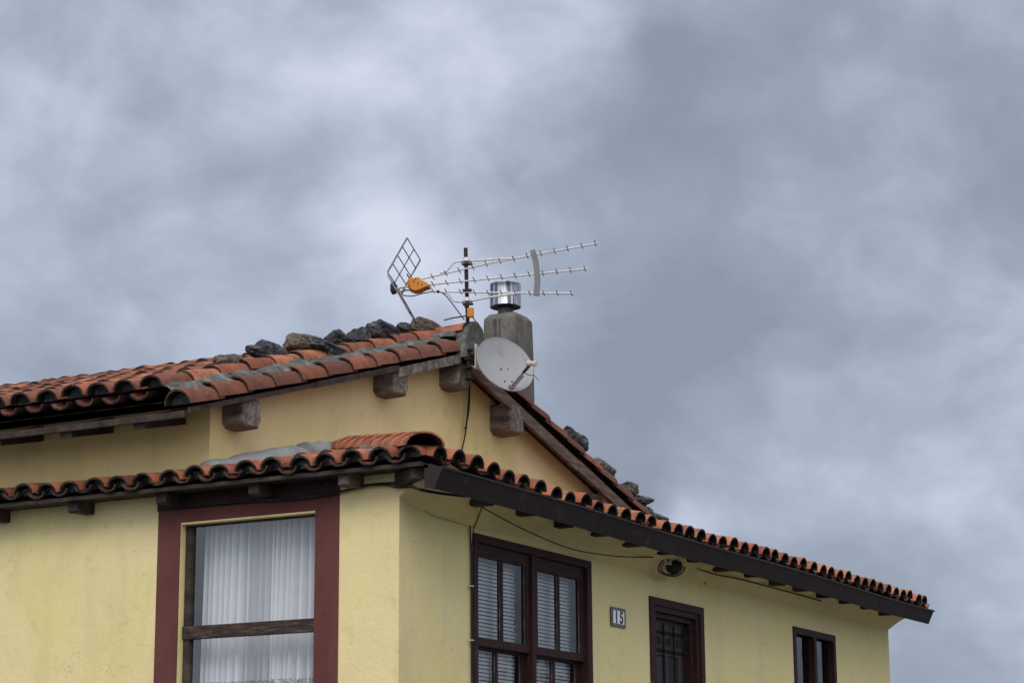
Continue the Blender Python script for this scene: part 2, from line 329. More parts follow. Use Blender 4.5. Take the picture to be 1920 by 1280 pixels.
    def build(s, name, mat=None, parent=None, smooth=None, label=None):
        me = bpy.data.meshes.new(name)
        org = Vector((0, 0, 0))
        if parent is not None: org = Vector(parent.get('_w', (0, 0, 0)))
        me.from_pydata([tuple(Vector(p)-org) for p in s.v], [], s.f)
        if mat: me.materials.append(MT[mat])
        else:
            for k in s.mats: me.materials.append(MT[k])
            me.polygons.foreach_set('material_index', s.mi)
        at_ = me.attributes.new('tone', 'FLOAT', 'FACE'); at_.data.foreach_set('value', s.tone)
        me.validate(); me.update()
        if smooth is not None:
            me.shade_smooth(); me.set_sharp_from_angle(angle=R(smooth))
        o = bpy.data.objects.new(name, me); col.objects.link(o)
        if parent is not None: o.parent = parent; o['_w'] = tuple(org)
        if label: o['label'] = label
        return o
def thing(name, loc, label, cat, group=None):
    o = bpy.data.objects.new(name, None); col.objects.link(o); o.location = loc; o['_w'] = tuple(loc)
    o.empty_display_size = .1
    return tag(o, label, cat, group)
def tag(o, label, cat, group=None, kind=None):
    if label: o['label'] = label
    if cat: o['category'] = cat
    if group: o['group'] = group
    if kind: o['kind'] = kind
    return o
def spline(pts, n=8):
    pts = [Vector(p) for p in pts]; P = [pts[0]]+pts+[pts[-1]]; o = []
    for i in range(1, len(P)-2):
        a, b, c, d = P[i-1:i+3]
        for k in range(n):
            t = k/n; o.append(.5*((2*b)+(c-a)*t+(2*a-5*b+4*c-d)*t*t+(3*b-a-3*c+d)*t**3))
    o.append(pts[-1]); return o

# ------------------------------------------------------------------ ground
g = MB().add([(-600, -600, 0), (600, -600, 0), (600, 600, 0), (-600, 600, 0)], [(0, 1, 2, 3)]).build('ground', 'ground'); tag(g, None, None, kind='structure')

# ------------------------------------------------------------------ house dimensions (metres)
SY = 1.5            # gable wall plane
VY = 1.30           # verge plane
XA, ZA = 3.23, 5.52  # apex of the tile bed in the verge plane
SL, SR = .2945, .272
XL, XR = -.52, 7.3
XE = 9.6            # far end of the low front wing
PIT_LOW = .23
EY, EX = -.36, -.27  # tile ends of the low roof
ZE = 3.945
house = thing('house', (3.5, 3, 0), 'old yellow house with stone weighted clay tile roofs and dark red windows', 'house')

# walls -------------------------------------------------------------
WX = dict(l=.957, r=2.752, t=3.680, b=1.95)        # big window on the front wall
DX = dict(l=3.785, r=4.842, t=3.525, b=1.25)       # door
LW = dict(a=.635, b=1.72, t=3.755, bt=2.2)         # left window opening
def wall_with_holes(mb, u0, u1, z0, z1, holes, P, depth):
    """wall in a plane; P(u,z,d) gives the point; holes (u0,u1,z0,z1) get reveals"""
    us = sorted({u0, u1} | {h[0] for h in holes} | {h[1] for h in holes}); zs = sorted({z0, z1} | {h[2] for h in holes} | {h[3] for h in holes})
    def cut(l, st=.35):
        o = []
        for a, b in zip(l, l[1:]):
            k = max(1, int((b-a)/st)); o += [a+(b-a)*i/k for i in range(k)]
        return o+[l[-1]]
    for a, b in zip(us, us[1:]):
        for c, d in zip(zs, zs[1:]):
            mu, mz = (a+b)/2, (c+d)/2
            if any(h[0] < mu < h[1] and h[2] < mz < h[3] for h in holes): continue
            mb.add([P(a, c, 0), P(b, c, 0), P(b, d, 0), P(a, d, 0)], [(0, 1, 2, 3)])
    for h in holes:
        a, b, c, d = h; q = [(a, c), (b, c), (b, d), (a, d)]
        for i in range(4):
            (x0, y0), (x1, y1) = q[i], q[(i+1) % 4]
            mb.add([P(x0, y0, 0), P(x1, y1, 0), P(x1, y1, depth), P(x0, y0, depth)], [(0, 1, 2, 3)])
PF = lambda u, z, d: (u, d, z)          # front wall, y = 0
PL = lambda u, z, d: (d, u, z)          # left wall, x = 0
far = (6.9, 8.0, 2.75, 3.55)
mb = MB()
wall_with_holes(mb, 0, XE, 0, 3.683, [(WX['l'], WX['r'], WX['b'], WX['t']), (DX['l'], DX['r'], DX['b'], DX['t']), far], PF, .16)
# coved plaster soffit under the front eave, wavy like hand-trowelled plaster
def zledge(x): return 3.700 + .10*math.exp(-max(0, x)/.38) + .030*math.exp(-((x-1.75)/.45)**2) + .035*max(0, min(1, (x-3)/3)) + .006*noise.noise(Vector((x*2.2, 0, 4)))
n = 150; sv = []
for i in range(n+1):
    x = XE*i/n; sv.append((x, 0, 3.683)); zl_ = max(3.6845, zledge(x)); sv.append((x, -.001, zl_))
    for j in range(1, 7):
        t = j/6; y = -.345*t
        sv.append((x, y-.001, zl_ + (.215*t)*(1-.10*t) + .012*math.sin(x*5.3)*t*(1-t)*3 + .012*noise.noise(Vector((x*3, y*6, 2)))*min(1, 3*t)))
mb.add(sv[:8]+[(0.001, -.3455, 3.955), (0.001, 0, 3.955)], [(0, 1, 2, 3, 4, 5, 6, 7, 8, 9)])
mb.add(sv, [(i*8+j, i*8+j+1, (i+1)*8+j+1, (i+1)*8+j) for i in range(n) for j in range(7)])
wall_with_holes(mb, 0, 8.2, 0, 3.96, [(LW['a'], LW['b'], LW['bt'], LW['t'])], PL, .16)
mb.add([(XE, 0, 0), (XE, 8, 0), (XE, 8, 4.1), (XE, 0, 3.96)], [(0, 1, 2, 3)])
mb.add([(0, 8.2, 0), (0, 8.2, 3.96), (XE, 8.2, 3.96), (XE, 8.2, 0)], [(0, 1, 2, 3)])
mb.build('wall', 'yellow', house, smooth=25, label='yellow rendered lower wall')
# gable wall with side walls of the upper storey
mb = MB()
zl = lambda x: (ZA - .02 - (XA-x)*SL) if x < XA else (ZA - .02 - (x-XA)*SR)
xs = [0, 1, 2, XA, 4.5, 6, XR-.45]
for a, b in zip(xs, xs[1:]):
    mb.add([(a, SY, 3.9), (b, SY, 3.9), (b, SY, zl(b)), (a, SY, zl(a))], [(0, 1, 2, 3)])
mb.add([(0.002, SY, 3.961), (0.002, 8.2, 3.961), (0.002, 8.2, zl(0)), (0.002, SY, zl(0))], [(0, 1, 2, 3)])
mb.add([(XR-.45, SY, 3.9), (XR-.45, 8.2, 3.9), (XR-.45, 8.2, zl(XR-.45)), (XR-.45, SY, zl(XR-.45))], [(0, 1, 2, 3)])
mb.add([(a, 8.2, 3.9) for a in (0, XR-.45)] + [(XR-.45, 8.2, zl(XR-.45)), (XA, 8.2, zl(XA)), (0, 8.2, zl(0))], [(0, 1, 2, 3, 4)])
mb.build('gable_wall', 'cream', house, label='ochre yellow gable wall above the low tiled roof')
# maroon painted surround of the left window (raised 3 mm)
mb = MB()
a0, a1 = .451, LW['b']+.185
for (u0, u1, z0, z1) in ((a0, LW['a'], 2.02, 3.956), (LW['b'], a1, 2.02, 3.956), (LW['a'], LW['b'], LW['t'], 3.956), (LW['a'], LW['b'], 2.02, LW['bt'])):
    mb.box((-.006, u0, z0), (.0005, u1, z1))
mb.build('window_surround', 'maroon', house)
MB().box((-.016, a0-.004, 3.845), (-.0065, a1+.004, 3.9565)).build('lintel_board', 'frame', house)

# ------------------------------------------------------------------ roofs
def sag(x): return -.035*math.sin(max(0, min(1, x/5.2))*math.pi) + .006*math.sin(x*7) + .014*math.exp(-((x-.3)/.5)**2)
low = thing  # placeholder
lowroof = MB()
def column(mb, p, v, u, nrm, length, pitch, expo=.33, cover=True, base=.0, plug=True, tonef=None, r=.092, hgt=.078, jit=1.):
    k = 0; s = 0.
    while s < length-.06:
        ln = min(expo+.075, length-s+.02)
        j = Vector((random.uniform(-1, 1), random.uniform(-1, 1), random.uniform(-1, 1)))*.007*jit
        lift = .012
        pp = p + v*s + j + nrm*(base+lift)
        vv = (v - nrm*(lift*.9/expo)).normalized()
        tn = tonef() if tonef else random.betavariate(4, 2)
        if cover: mb.tile(pp, vv, u, nrm, ln, r*random.uniform(.97, 1.04), r*.86, hgt*random.uniform(.96, 1.04), hgt*.84, tone=tn)
        else: mb.tile(pp, vv, u, nrm, ln, r*.84, r*.96, .052, .058, convex=False, tone=tn*.7, upmat='tile_dark', inner='tile')
        s += expo
    if cover and plug:   # mortar packed under the first tile
        mb.mat('tile_inner'); seg = 8; pts = []
        for kk in range(seg+1):
            an = math.pi*kk/seg; rr = r*.80*random.uniform(.85, 1.0)
            pts.append(p + v*(.045+random.uniform(0, .02)) + u*math.cos(an)*rr + nrm*(base + math.sin(an)*hgt*.80*random.uniform(.8, 1)))
        mb.add(pts, [tuple(range(seg+1))])
tone_new = lambda: min(1, max(.2, random.gauss(.74, .17)))
# front slope
v = Vector((0, 1, PIT_LOW)).normalized(); u = Vector((1, 0, 0)); nr = Vector((0, -PIT_LOW, 1)).normalized()
P0 = .2285
x = EX+.16; i = 0
while x < XE+.2:
    top = min(SY-.02, x + (EY-EX) + .05) if x < SY+.3 else SY-.02
    z = ZE+.008+sag(x)
    jy = random.uniform(-.012, .012)
    L1 = (top-EY)/v.y
    if L1 > .1: column(lowroof, Vector((x, EY+jy, z+.032)), v, u, nr, L1, P0, tonef=tone_new)
    xc = x+P0/2; top = min(SY-.02, xc+(EY-EX)+.05) if xc < SY+.3 else SY-.02
    if top-EY > .1: column(lowroof, Vector((xc, EY+.01, z+.050)), v, u, nr, (top-EY)/v.y, P0, cover=False, plug=False, tonef=tone_new)
    x += P0; i += 1
# left slope
v = Vector((1, 0, PIT_LOW)).normalized(); u = Vector((0, -1, 0)); nr = Vector((-PIT_LOW, 0, 1)).normalized()
P1 = .2075; y = -.236; first = True
while y < 4.6:
    for dy, cov in ((0, True), (P1/2, False)):
        yy = y+dy
        top = (yy-EY+EX+.06) if yy < SY-.1 else .02
        z = ZE+.005+.004*math.sin(yy*9)
        L1 = (top-EX)
        if yy > SY-.1: L1 = .27
        if L1 > .08: column(lowroof, Vector((EX+random.uniform(-.01, .01), yy, z+(.038 if cov else .056))), v, u, nr, L1, P1, cover=cov, plug=cov, tonef=tone_new, r=.088, hgt=.074)
    y += P1
# timber deck under the tiles
lowroof.mat('darkwood'); lowroof.t = .5
def deck(pts): lowroof.add(pts, [tuple(range(len(pts)))])
zf = lambda d: ZE-.012+PIT_LOW*d
for dz in (0, -.022):
    a = [(EX+.06, EY+.06), (XE+.15, EY+.06), (XE+.15, SY), (SY+EX-EY, SY)]
    deck([(px, py, zf(py-EY)+dz) for px, py in a])
    a = [(EX+.06, EY+.06), (SY+EX-EY, SY), (EX+.06, SY)]
    deck([(px, py, zf(px-EX)+dz+.024) for px, py in a])
deck([(EX+.06, SY, zf(.06)+.024), (0, SY, zf(.27)+.024), (0, 4.7, zf(.27)+.024), (EX+.06, 4.7, zf(.06)+.024)])
lowroof_o = lowroof.build('lower_roof', None, house, smooth=40)

# hip of big ridge tiles
mb = MB(); hd = Vector((1, 1, .235)).normalized(); hu = Vector((1, -1, 0)).normalized(); hn = hu.cross(hd).normalized()
if hn.z < 0: hn = -hn
hp = Vector((EX+.01, EY+.02, ZE+.085)); s = 0; k = 0
while s < 2.35:
    ln = .36
    p = hp + hd*s + hn*.022
    mb.tile(p, (hd-hn*.030).normalized(), hu, hn, ln, .132-(.008 if k else 0), .112, .094, .078, th=.012, tone=random.uniform(.76, .86), seg=10, edge='tile', inner='tile_dark')
    s += .262; k += 1
mb.build('hip_ridge', None, lowroof_o, smooth=40)

def lumpy_strip(mb, pts, wd, hg, seed=0, up=Vector((0, 0, 1)), n=70, amp=.3):
    """irregular mortar bead along pts"""
    P = spline(pts, max(3, n//max(1, len(pts)-1))); vs = []; m_ = 13
    for i, p in enumerate(P):
        t = (P[min(i+1, len(P)-1)]-P[max(0, i-1)]).normalized(); sd = t.cross(up).normalized(); uu = sd.cross(t)
        for k in range(m_):
            an = math.pi*k/(m_-1); q = Vector((i*6./len(P), k*.22, seed*7.3)); e_ = min(1, .55+min(i, len(P)-1-i)*.12); f = e_*(1+amp*noise.noise(q)*1.3+.05*noise.noise(q*5))
            vs.append(p + sd*math.cos(an)*wd*f + uu*math.sin(an)*hg*f)
    fs = [(i*m_+k, i*m_+k+1, (i+1)*m_+k+1, (i+1)*m_+k) for i in range(len(P)-1) for k in range(m_-1)]
    fs += [tuple(range(m_)), tuple(reversed([(len(P)-1)*m_+k for k in range(m_)]))]
    mb.add(vs, fs)
mb = MB()
zj = lambda x: ZE + .03 + PIT_LOW*(x-EX)
lumpy_strip(mb, [(1.62, SY-.06, zj(1.55)+.03), (1.25, SY-.07, zj(1.25)+.035), (1.05, SY-.07, zj(1.05)+.045)], .12, .115, 1, amp=.14)
lumpy_strip(mb, [(1.03, SY-.07, zj(1.03)+.04), (.7, SY-.07, zj(.7)+.05), (.3, SY-.06, zj(.3)+.04), (-.1, SY-.05, zj(-.1)+.02)], .12, .10, 4, amp=.16)
mb.build('mortar_flashing', 'cement', lowroof_o, smooth=60)
mb = MB()
lumpy_strip(mb, [(EX+.12+.10, EY+.12+.02, ZE+.11), (EX+.5, EY+.42, ZE+.20)], .05, .05, 2, n=20)
lumpy_strip(mb, [(EX+.12, EY+.34, ZE+.10), (EX+.4, EY+.60, ZE+.165), (EX+.7, EY+.9, ZE+.24)], .07, .05, 9, n=30)
mb.build('hip_mortar', 'mortar', lowroof_o, smooth=60)

# eave carpentry of the low roof
mb = MB()
mb.box((-.235, EY+.06, 3.936), (-.205, 4.7, 3.962))
mb.box((-.205, EY+.06, 3.950), (.0, 4.7, 3.958))
mb.box((-.20, EY+.015, 3.86), (XE+.1, EY+.028, 3.948))
mb.build('fascia_board', 'darkwood', house)
for yc in (.305, 1.0, 1.75, 2.5, 3.25, 4.0):
    z0 = 3.862
    b_ = MB().prism([(-.185, yc-.040, 3.949), (-.190, yc-.040, z0+.012), (-.170, yc-.040, z0), (.0, yc-.040, z0+.008), (.0, yc-.040, 3.949)], (0, .08, 0))
    b_.build('rafter_end', 'board' if yc < .4 else 'darkwood', house)
# corner rafter
mb = MB(); mb.beam((.0, .0, 3.900), (-.165, -.235, 3.905), .075, .088, ch=.008)
mb.build('rafter_end', 'darkwood', house)
for i, xc in enumerate([.62+.585*k for k in range(15)]):
    hh = random.uniform(-.008, .008)
    MB().box((xc-.05+random.uniform(-.01,.01), EY+.03, 3.803+hh), (xc+.035, -.20+random.uniform(-.02,.02), 3.90)).build('rafter_end', 'darkwood', house)
# gutter: trapezoid trough with rolled lip, end cap, brackets
mb = MB()
prof = [(-.335, 3.912), (-.335, 3.800), (-.395, 3.782), (-.452, 3.902), (-.466, 3.905), (-.466, 3.918), (-.450, 3.918), (-.447, 3.908), (-.392, 3.792), (-.340, 3.806), (-.340, 3.912)]
gx0 = -.235
nseg = 24
for i in range(nseg):
    x0, x1 = gx0+(XE+.1-gx0)*i/nseg, gx0+(XE+.1-gx0)*(i+1)/nseg
    dz0, dz1 = .006*math.sin(x0*1.3), .006*math.sin(x1*1.3)
    for k in range(len(prof)-1):
        (y0, z0), (y1, z1) = prof[k], prof[k+1]
        mb.add([(x0, y0, z0+dz0), (x1, y0, z0+dz1), (x1, y1, z1+dz1), (x0, y1, z1+dz0)], [(0, 1, 2, 3)])
gut = mb.build('gutter', 'gutter', house, smooth=30)
mb = MB(); dz = .006*math.sin(gx0*1.3)
mb.prism([(gx0, y, z+dz) for y, z in [(-.330, 3.915), (-.330, 3.795), (-.397, 3.777), (-.457, 3.902), (-.470, 3.905), (-.470, 3.920)]], (-.012, 0, 0))
mb.build('end_cap', 'gutter', gut)
mb = MB()
for x in (2.05, 5.1, 8.1):
    MB().prism([(x, y, z+.006*math.sin(x*1.3)) for y, z in [(-.333, 3.913), (-.333, 3.797), (-.3965, 3.779), (-.4545, 3.901), (-.469, 3.904), (-.469, 3.919), (-.449, 3.919)]], (.035, 0, 0)).build('joint_sleeve', 'gutter', gut)
for x in (.35, 1.25, 2.2, 3.2, 4.1, 5.0, 5.8, 6.8, 7.8, 8.8): MB().beam((x, -.334, 3.905), (x, -.47, 3.908), .02, .004).build('bracket', 'gutter', gut)

# ---- upper roof
up = MB()
def upz(x): return ZA+.0 - ((XA-x)*SL if x < XA else (x-XA)*SR)
tone_old = lambda: min(1, max(.1, random.gauss(.44, .17)))
for side in (-1, 1):
    sl = SL if side < 0 else SR
    xe = XL if side < 0 else XR
    v = Vector((-side, 0, sl)).normalized(); u = Vector((0, -1, 0)) if side < 0 else Vector((0, 1, 0)); nr = Vector((side*sl, 0, 1)).normalized()
    Ltot = abs(XA-xe)/abs(v.x)
    # verge column hugs the barge board, its bed lower than the rest
    column(up, Vector((xe, VY+.085, upz(xe)+.022)), v, u, nr, Ltot, .22, expo=.345, tonef=(lambda: min(.75, max(.05, random.gauss(.22, .13)))), plug=True, r=.105, hgt=.108)
    y = VY+.30
    k = 0
    while y < 8.3:
        column(up, Vector((xe, y, upz(xe)+.158)), v, u, nr, Ltot, .22, expo=.345 if side < 0 else .36, tonef=(lambda: min(.95, tone_old()+.12)), r=.098, hgt=.080)
        column(up, Vector((xe, y+.11, upz(xe)+.13)), v, u, nr, Ltot, .22, cover=False, plug=False, expo=.345, tonef=tone_old)
        y += .222; k += 1
up.mat('darkwood'); up.t = .4
for (z_) in (-.004, .05):
    up.add([(XL+.05, VY+.06, upz(XL+.05)+z_), (XA, VY+.06, ZA+z_), (XA, 8.35, ZA+z_), (XL+.05, 8.35, upz(XL+.05)+z_)], [(0, 1, 2, 3)])
    up.add([(XR-.05, VY+.06, upz(XR-.05)+z_), (XA, VY+.06, ZA+z_), (XA, 8.35, ZA+z_), (XR-.05, 8.35, upz(XR-.05)+z_)], [(0, 1, 2, 3)])
roof = up.build('upper_roof', None, house, smooth=40)
# ridge tiles
mb = MB(); s = VY-.02; k = 0
while s < 8.2:
    mb.tile(Vector((XA-.02, s, ZA+.155)), Vector((0, 1, -.03 if k else .0)).normalized(), Vector((1, 0, 0)), Vector((0, 0, 1)), .40, .13, .112, .085, .07, tone=random.uniform(.6, .85), seg=10)
    s += .33; k += 1
mb.build('ridge_tiles', None, roof, smooth=40)
for sg in (-1, 1):
    mb = MB(); lumpy_strip(mb, [(XA-.02+sg*.125, VY+.03, ZA+.100), (XA-.02+sg*.13, VY+1.2, ZA+.105), (XA-.02+sg*.13, 4.5, ZA+.10), (XA-.02+sg*.13, 8.1, ZA+.10)], .07, .065, 11+sg, n=140)
    mb.build('ridge_mortar', 'mortar', roof, smooth=60)
# mortar cap closing the ridge end
mb = MB()
prf = [(-.165, -.06), (-.17, .08), (-.13, .19), (-.055, .255), (.02, .262), (.10, .22), (.135, .14), (.120, .10), (.15, .04), (.165, -.03), (.12, -.06), (.04, -.02), (-.06, -.02)]
mb.prism([(XA+a+.015, VY-.065, ZA-.012+b) for a, b in prf], (0, .10, 0))
mb.build('ridge_mortar', 'mortar', roof)
# mortar bedding between the verge column and the next one, left slope
mb = MB()
for kk in range(1):
    pts = []
    vs = []; m_ = 6; n = 110
    for i in range(n+1):
        x = XL + (XA-.15-XL)*i/n; z = upz(x)
        for j in range(m_):
            t = j/(m_-1)
            yy = VY+.055+.20*t + .014*noise.noise(Vector((x*9, t*3, 1))); zz = z+.100+.045*math.sin(t*math.pi)*.6+.070*t + .034*noise.noise(Vector((x*7, t*4, 5)))
            vs.append((x, yy, zz))
    mb.add(vs, [(i*m_+j, (i+1)*m_+j, (i+1)*m_+j+1, i*m_+j+1) for i in range(n) for j in range(m_-1)])
mb.build('verge_mortar', 'mortar', roof, smooth=80)
mb = MB(); vs = []; n = 90; m_ = 4
for i in range(n+1):
    x = XA+.1+(XR-.1-XA)*i/n; z = upz(x)
    for j in range(m_):
        t = j/(m_-1); vs.append((x, VY+.055+.20*t, z+.085+.07*t+.02*noise.noise(Vector((x*7, t*4, 3)))))
mb.add(vs, [(i*m_+j, (i+1)*m_+j, (i+1)*m_+j+1, i*m_+j+1) for i in range(n) for j in range(m_-1)])
mb.build('verge_mortar', 'mortar', roof, smooth=80)
# barge boards
mb = MB()
def board(x0, x1, zo0, zo1, y0, y1, h):
    mb.prism([(x0, y0, upz(x0)+zo0-h), (x1, y0, upz(x1)+zo1-h), (x1, y0, upz(x1)+zo1), (x0, y0, upz(x0)+zo0)], (0, y1-y0, 0))
board(XL+.05, 1.0, .0, .0, VY+.005, VY+.035, .036)
board(1.003, 2.12, .006, .010, VY-.012, VY+.033, .046)
mb.build('barge_board', 'darkwood', house); mb = MB()
board(2.125, 3.10, -.010, .0, VY-.002, VY+.036, .075)
mb.build('barge_board', 'beam_end', house, label='thin grey verge board under the left slope tiles')
mb = MB()
board(XA+.02, 5.2, -.042, -.046, VY+.002, VY+.035, .105)
board(5.203, XR-.05, -.046, -.055, VY-.006, VY+.030, .102)
mb.build('barge_board', 'board', house, label='wide brown barge board down the right slope')
mb = MB()
for s0, s1 in ((XL+.08, XA-.02), (XA+.04, XR-.08)):
    mb.prism([(s0, VY+.04, upz(s0)-.035), (s1, VY+.04, upz(s1)-.035), (s1, VY+.04, upz(s1)-.006), (s0, VY+.04, upz(s0)-.006)], (0, SY-VY-.041, 0))
mb.build('soffit_board', 'darkwood', house)
# left upper eave fascia + rafters
mb = MB(); mb.box((XL+.04, VY+.06, upz(XL)-.05), (XL+.07, 8.3, upz(XL)-.005)); mb.build('fascia_board', 'darkwood', house)
yy = 1.75
while yy < 8:
    MB().prism([(XL+.075, yy-.05, upz(XL)-.006), (XL+.075, yy-.05, upz(XL)-.09), (0.0, yy-.05, upz(0)-.14), (0, yy-.05, upz(0)-.03)], (0, .1, 0)).build('rafter_end', 'darkwood', house); yy += .62
# purlin ends in the gable
for (x0, x1, zt, zb, yend) in ((2.09, 2.305, 5.205, 4.985, 1.315), (3.095, 3.290, 5.425, 5.215, 1.32), (3.945, 4.182, 5.232, 4.985, 1.30), (.14, .35, 4.62, 4.41, 1.32), (5.75, 5.95, 4.72, 4.52, 1.33)):
    mb = MB(); cx, cz = (x0+x1)/2, (zt+zb)/2; hw, hh = (x1-x0)/2, (zt-zb)/2
    vs = []; prs = [(-1, -.7), (-.62, -1), (.7, -1), (1, -.6), (1, .8), (.8, 1), (-.85, 1), (-1, .85)]
    for (yy, sc_) in ((yend, .86), (yend+.012, .97), (yend+.08, 1.0), (SY+.05, 1.03)):
        for k, (a, b) in enumerate(prs): vs.append((cx+a*hw*sc_+.004*noise.noise(Vector((k, yy*9, cx))), yy+.006*noise.noise(Vector((a, b, cx))), cz+b*hh*sc_))
    fs = [(i*8+(k+1) % 8, i*8+k, (i+1)*8+k, (i+1)*8+(k+1) % 8) for i in range(3) for k in range(8)] + [tuple(range(8))]
    mb.add(vs, fs); mb.build('purlin_end', 'beam_end', house, smooth=35)

# ---- chimney (part of the roof), steel cowl on top
CHY = 3.4
cc = at(953, 640, 1, CHY); CH = Vector((cc.x, CHY+.0, 0))
topz = at(950, 590, 1, CHY).z
mb = MB()
def ring(w, z, rot=0., round_=.07):
    o = []
    c = w*(1-round_)
    for sx, sy, st in ((1, 1, 0), (-1, 1, 90), (-1, -1, 180), (1, -1, 270)):
        for k in range(4):
            a = R(st+30*k); o.append((CH.x+sx*c*1.0+math.cos(a)*w*round_, CH.y+sy*c+math.sin(a)*w*round_, z))
    return o
levels = [(.210, 4.6), (.204, topz-1.1), (.201, topz-.55), (.191, topz-.09), (.189, topz-.062), (.184, topz-.050), (.146, topz-.006), (.115, topz), (.08, topz+.002)]
vs = []
for w_, z in levels: vs += ring(w_, z)
n = 16
fs = [(i*n+k, i*n+(k+1) % n, (i+1)*n+(k+1) % n, (i+1)*n+k) for i in range(len(levels)-1) for k in range(n)] + [tuple((len(levels)-1)*n+k for k in range(n))]
mb.add(vs, fs)
chim = mb.build('chimney', 'chimney', roof, smooth=24)
q = at(947, 576, 1, CHY); c0 = Vector((cc.x-.055, CHY, q.z))
rc = .164; hc = .248
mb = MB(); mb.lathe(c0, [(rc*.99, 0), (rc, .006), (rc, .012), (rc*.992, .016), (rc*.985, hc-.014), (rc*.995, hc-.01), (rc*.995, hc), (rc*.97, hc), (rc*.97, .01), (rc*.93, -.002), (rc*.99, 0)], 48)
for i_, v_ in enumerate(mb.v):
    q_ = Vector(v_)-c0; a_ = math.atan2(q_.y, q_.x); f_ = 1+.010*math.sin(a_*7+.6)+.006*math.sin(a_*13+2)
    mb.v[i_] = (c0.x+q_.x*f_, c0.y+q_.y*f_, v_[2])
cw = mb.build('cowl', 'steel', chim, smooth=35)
mb = MB(); mb.lathe(c0, [(.001, .03), (rc*.95, .03), (rc*.95, .006), (.07, .012)], 40)
mb.lathe(c0, [(.082, .02), (.082, -.075), (.090, -.078), (.090, -.095), (.001, -.095)], 32)
mb.build('flue_collar', 'sooty', chim, smooth=35)
# soot runs down the chimney face (dark tar stains with a shape of their own)
mb = MB()
for yoff, ln, wd in ((.045, .30, .010), (-.005, .33, .008), (.07, .10, .006)):
    mb = MB()
    xx = CH.x-.186
    vs = []
    nn_ = 10
    for i in range(nn_+1):
        t = i/nn_; z = topz-.070-ln*t; off = -.0035 - .1885 - .013*max(0, min(1, (topz-z-.07)/.48))
        wz = wd*(1-.6*t)*(1+.3*math.sin(i*2+yoff*90)); vs += [(CH.x+off-.002, CH.y+yoff-wz, z), (CH.x+off-.002, CH.y+yoff+wz, z)]
    mb.add(vs, [(2*i, 2*i+1, 2*i+3, 2*i+2) for i in range(nn_)]); mb.build('tar_streak', 'sooty', chim)

# ------------------------------------------------------------------ front window
win = MB()
fd = .05    # frame face sits 5 cm inside? -> almost flush
L_, Rr, T, B = WX['l'], WX['r'], WX['t'], WX['b']
y0 = -.012
def bars(mb, lst, ya, yb):
    for (a, b, c, d) in lst: mb.box((a, ya, c), (b, yb, d))
bars(win, [(L_, L_+.055, B, T), (Rr-.075, Rr, B, T), (L_+.055, Rr-.075, T-.055, T), (L_+.055, Rr-.075, B, B+.06)], y0, .10)
mc = (L_+.055+Rr-.075)/2
bars(win, [(mc-.03, mc+.03, B+.06, T-.055)], y0+.012, .085)
wf = win.build('window', 'frame', house, label='wide dark red sash window with slatted white blinds')
room = MB()
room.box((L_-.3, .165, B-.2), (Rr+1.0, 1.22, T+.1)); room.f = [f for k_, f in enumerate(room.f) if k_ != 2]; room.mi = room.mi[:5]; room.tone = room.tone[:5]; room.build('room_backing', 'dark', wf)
RAILZ = 2.935
def sash(xa, xb, za, zb, y, stile, toprail, botrail, name='sash'):
    mb = MB(); th = .04
    bars(mb, [(xa, xa+stile, za, zb), (xb-stile, xb, za, zb), (xa+stile, xb-stile, zb-toprail, zb), (xa+stile, xb-stile, za, za+botrail)], y, y+th)
    xm = (xa+xb)/2
    mb.box((xm-.017, y+.006, za+botrail), (xm+.017, y+th-.004, zb-toprail))
    o = mb.build(name, 'frame', wf)
    for (a, b) in ((xa+stile, xm-.017), (xm+.017, xb-stile)):
        g = MB(); yy = y+.02
        g.add([(a, yy, za+botrail), (b, yy, za+botrail), (b, yy, zb-toprail), (a, yy, zb-toprail)], [(0, 1, 2, 3)]); g.build('pane', 'glass', wf)
        pt = MB(); vs = []; K = 26; zz0, zz1 = za+botrail, zb-toprail       # cracked pale putty in the corner of the glass
        for k in range(K+1):
            z0 = zz0+(zz1-zz0)*k/K; w_ = .0006+.004*max(0, noise.noise(Vector((a*9, z0*22, 3)))+.15)
            vs += [(b-.0005, y+.012, z0), (b-.0005-w_, y+.013, z0), (b-.0005-w_, y+.0195, z0)]
        pt.add(vs, [(3*k+q_, 3*k+3+q_, 3*k+4+q_, 3*k+1+q_) for k in range(K) for q_ in (0, 1)])
        pt.build('putty', 'mortar', wf)
    return o
cl, crr = L_+.055, Rr-.075
sash(cl, mc-.03, RAILZ, T-.055, .018, .055, .085, .055)
sash(mc+.03, crr, RAILZ, T-.055, .018, .060, .095, .055)
sash(cl, mc-.03, B+.06, RAILZ+.0, .062, .05, .02, .08)
sash(mc+.03, crr, B+.06, RAILZ+.0, .062, .05, .02, .08)
# venetian blinds behind the glass
for (xa, xb) in ((cl+.05, mc-.04), (mc+.17, crr+.03)):
    mb = MB(); z = B+.1
    while z < T-.06:
        tw = .004*noise.noise(Vector((z*3, xa, 0)))
        xe_ = xb-.035*random.random()
        mb.add([(xa, .120, z-.0100+tw), (xe_, .120, z-.0100), (xe_, .122, z+.000), (xa, .122, z+.000+tw), (xa, .127, z+.0098+tw), (xe_, .127, z+.0098)], [(0, 1, 2, 3), (3, 2, 5, 4)])
        z += .0262
    for xx in (xa+.12, xb-.12): mb.tube([(xx, .118, B+.08), (xx, .118, T-.05)], .0010, 4)
    mb.build('blind', 'blind', wf)

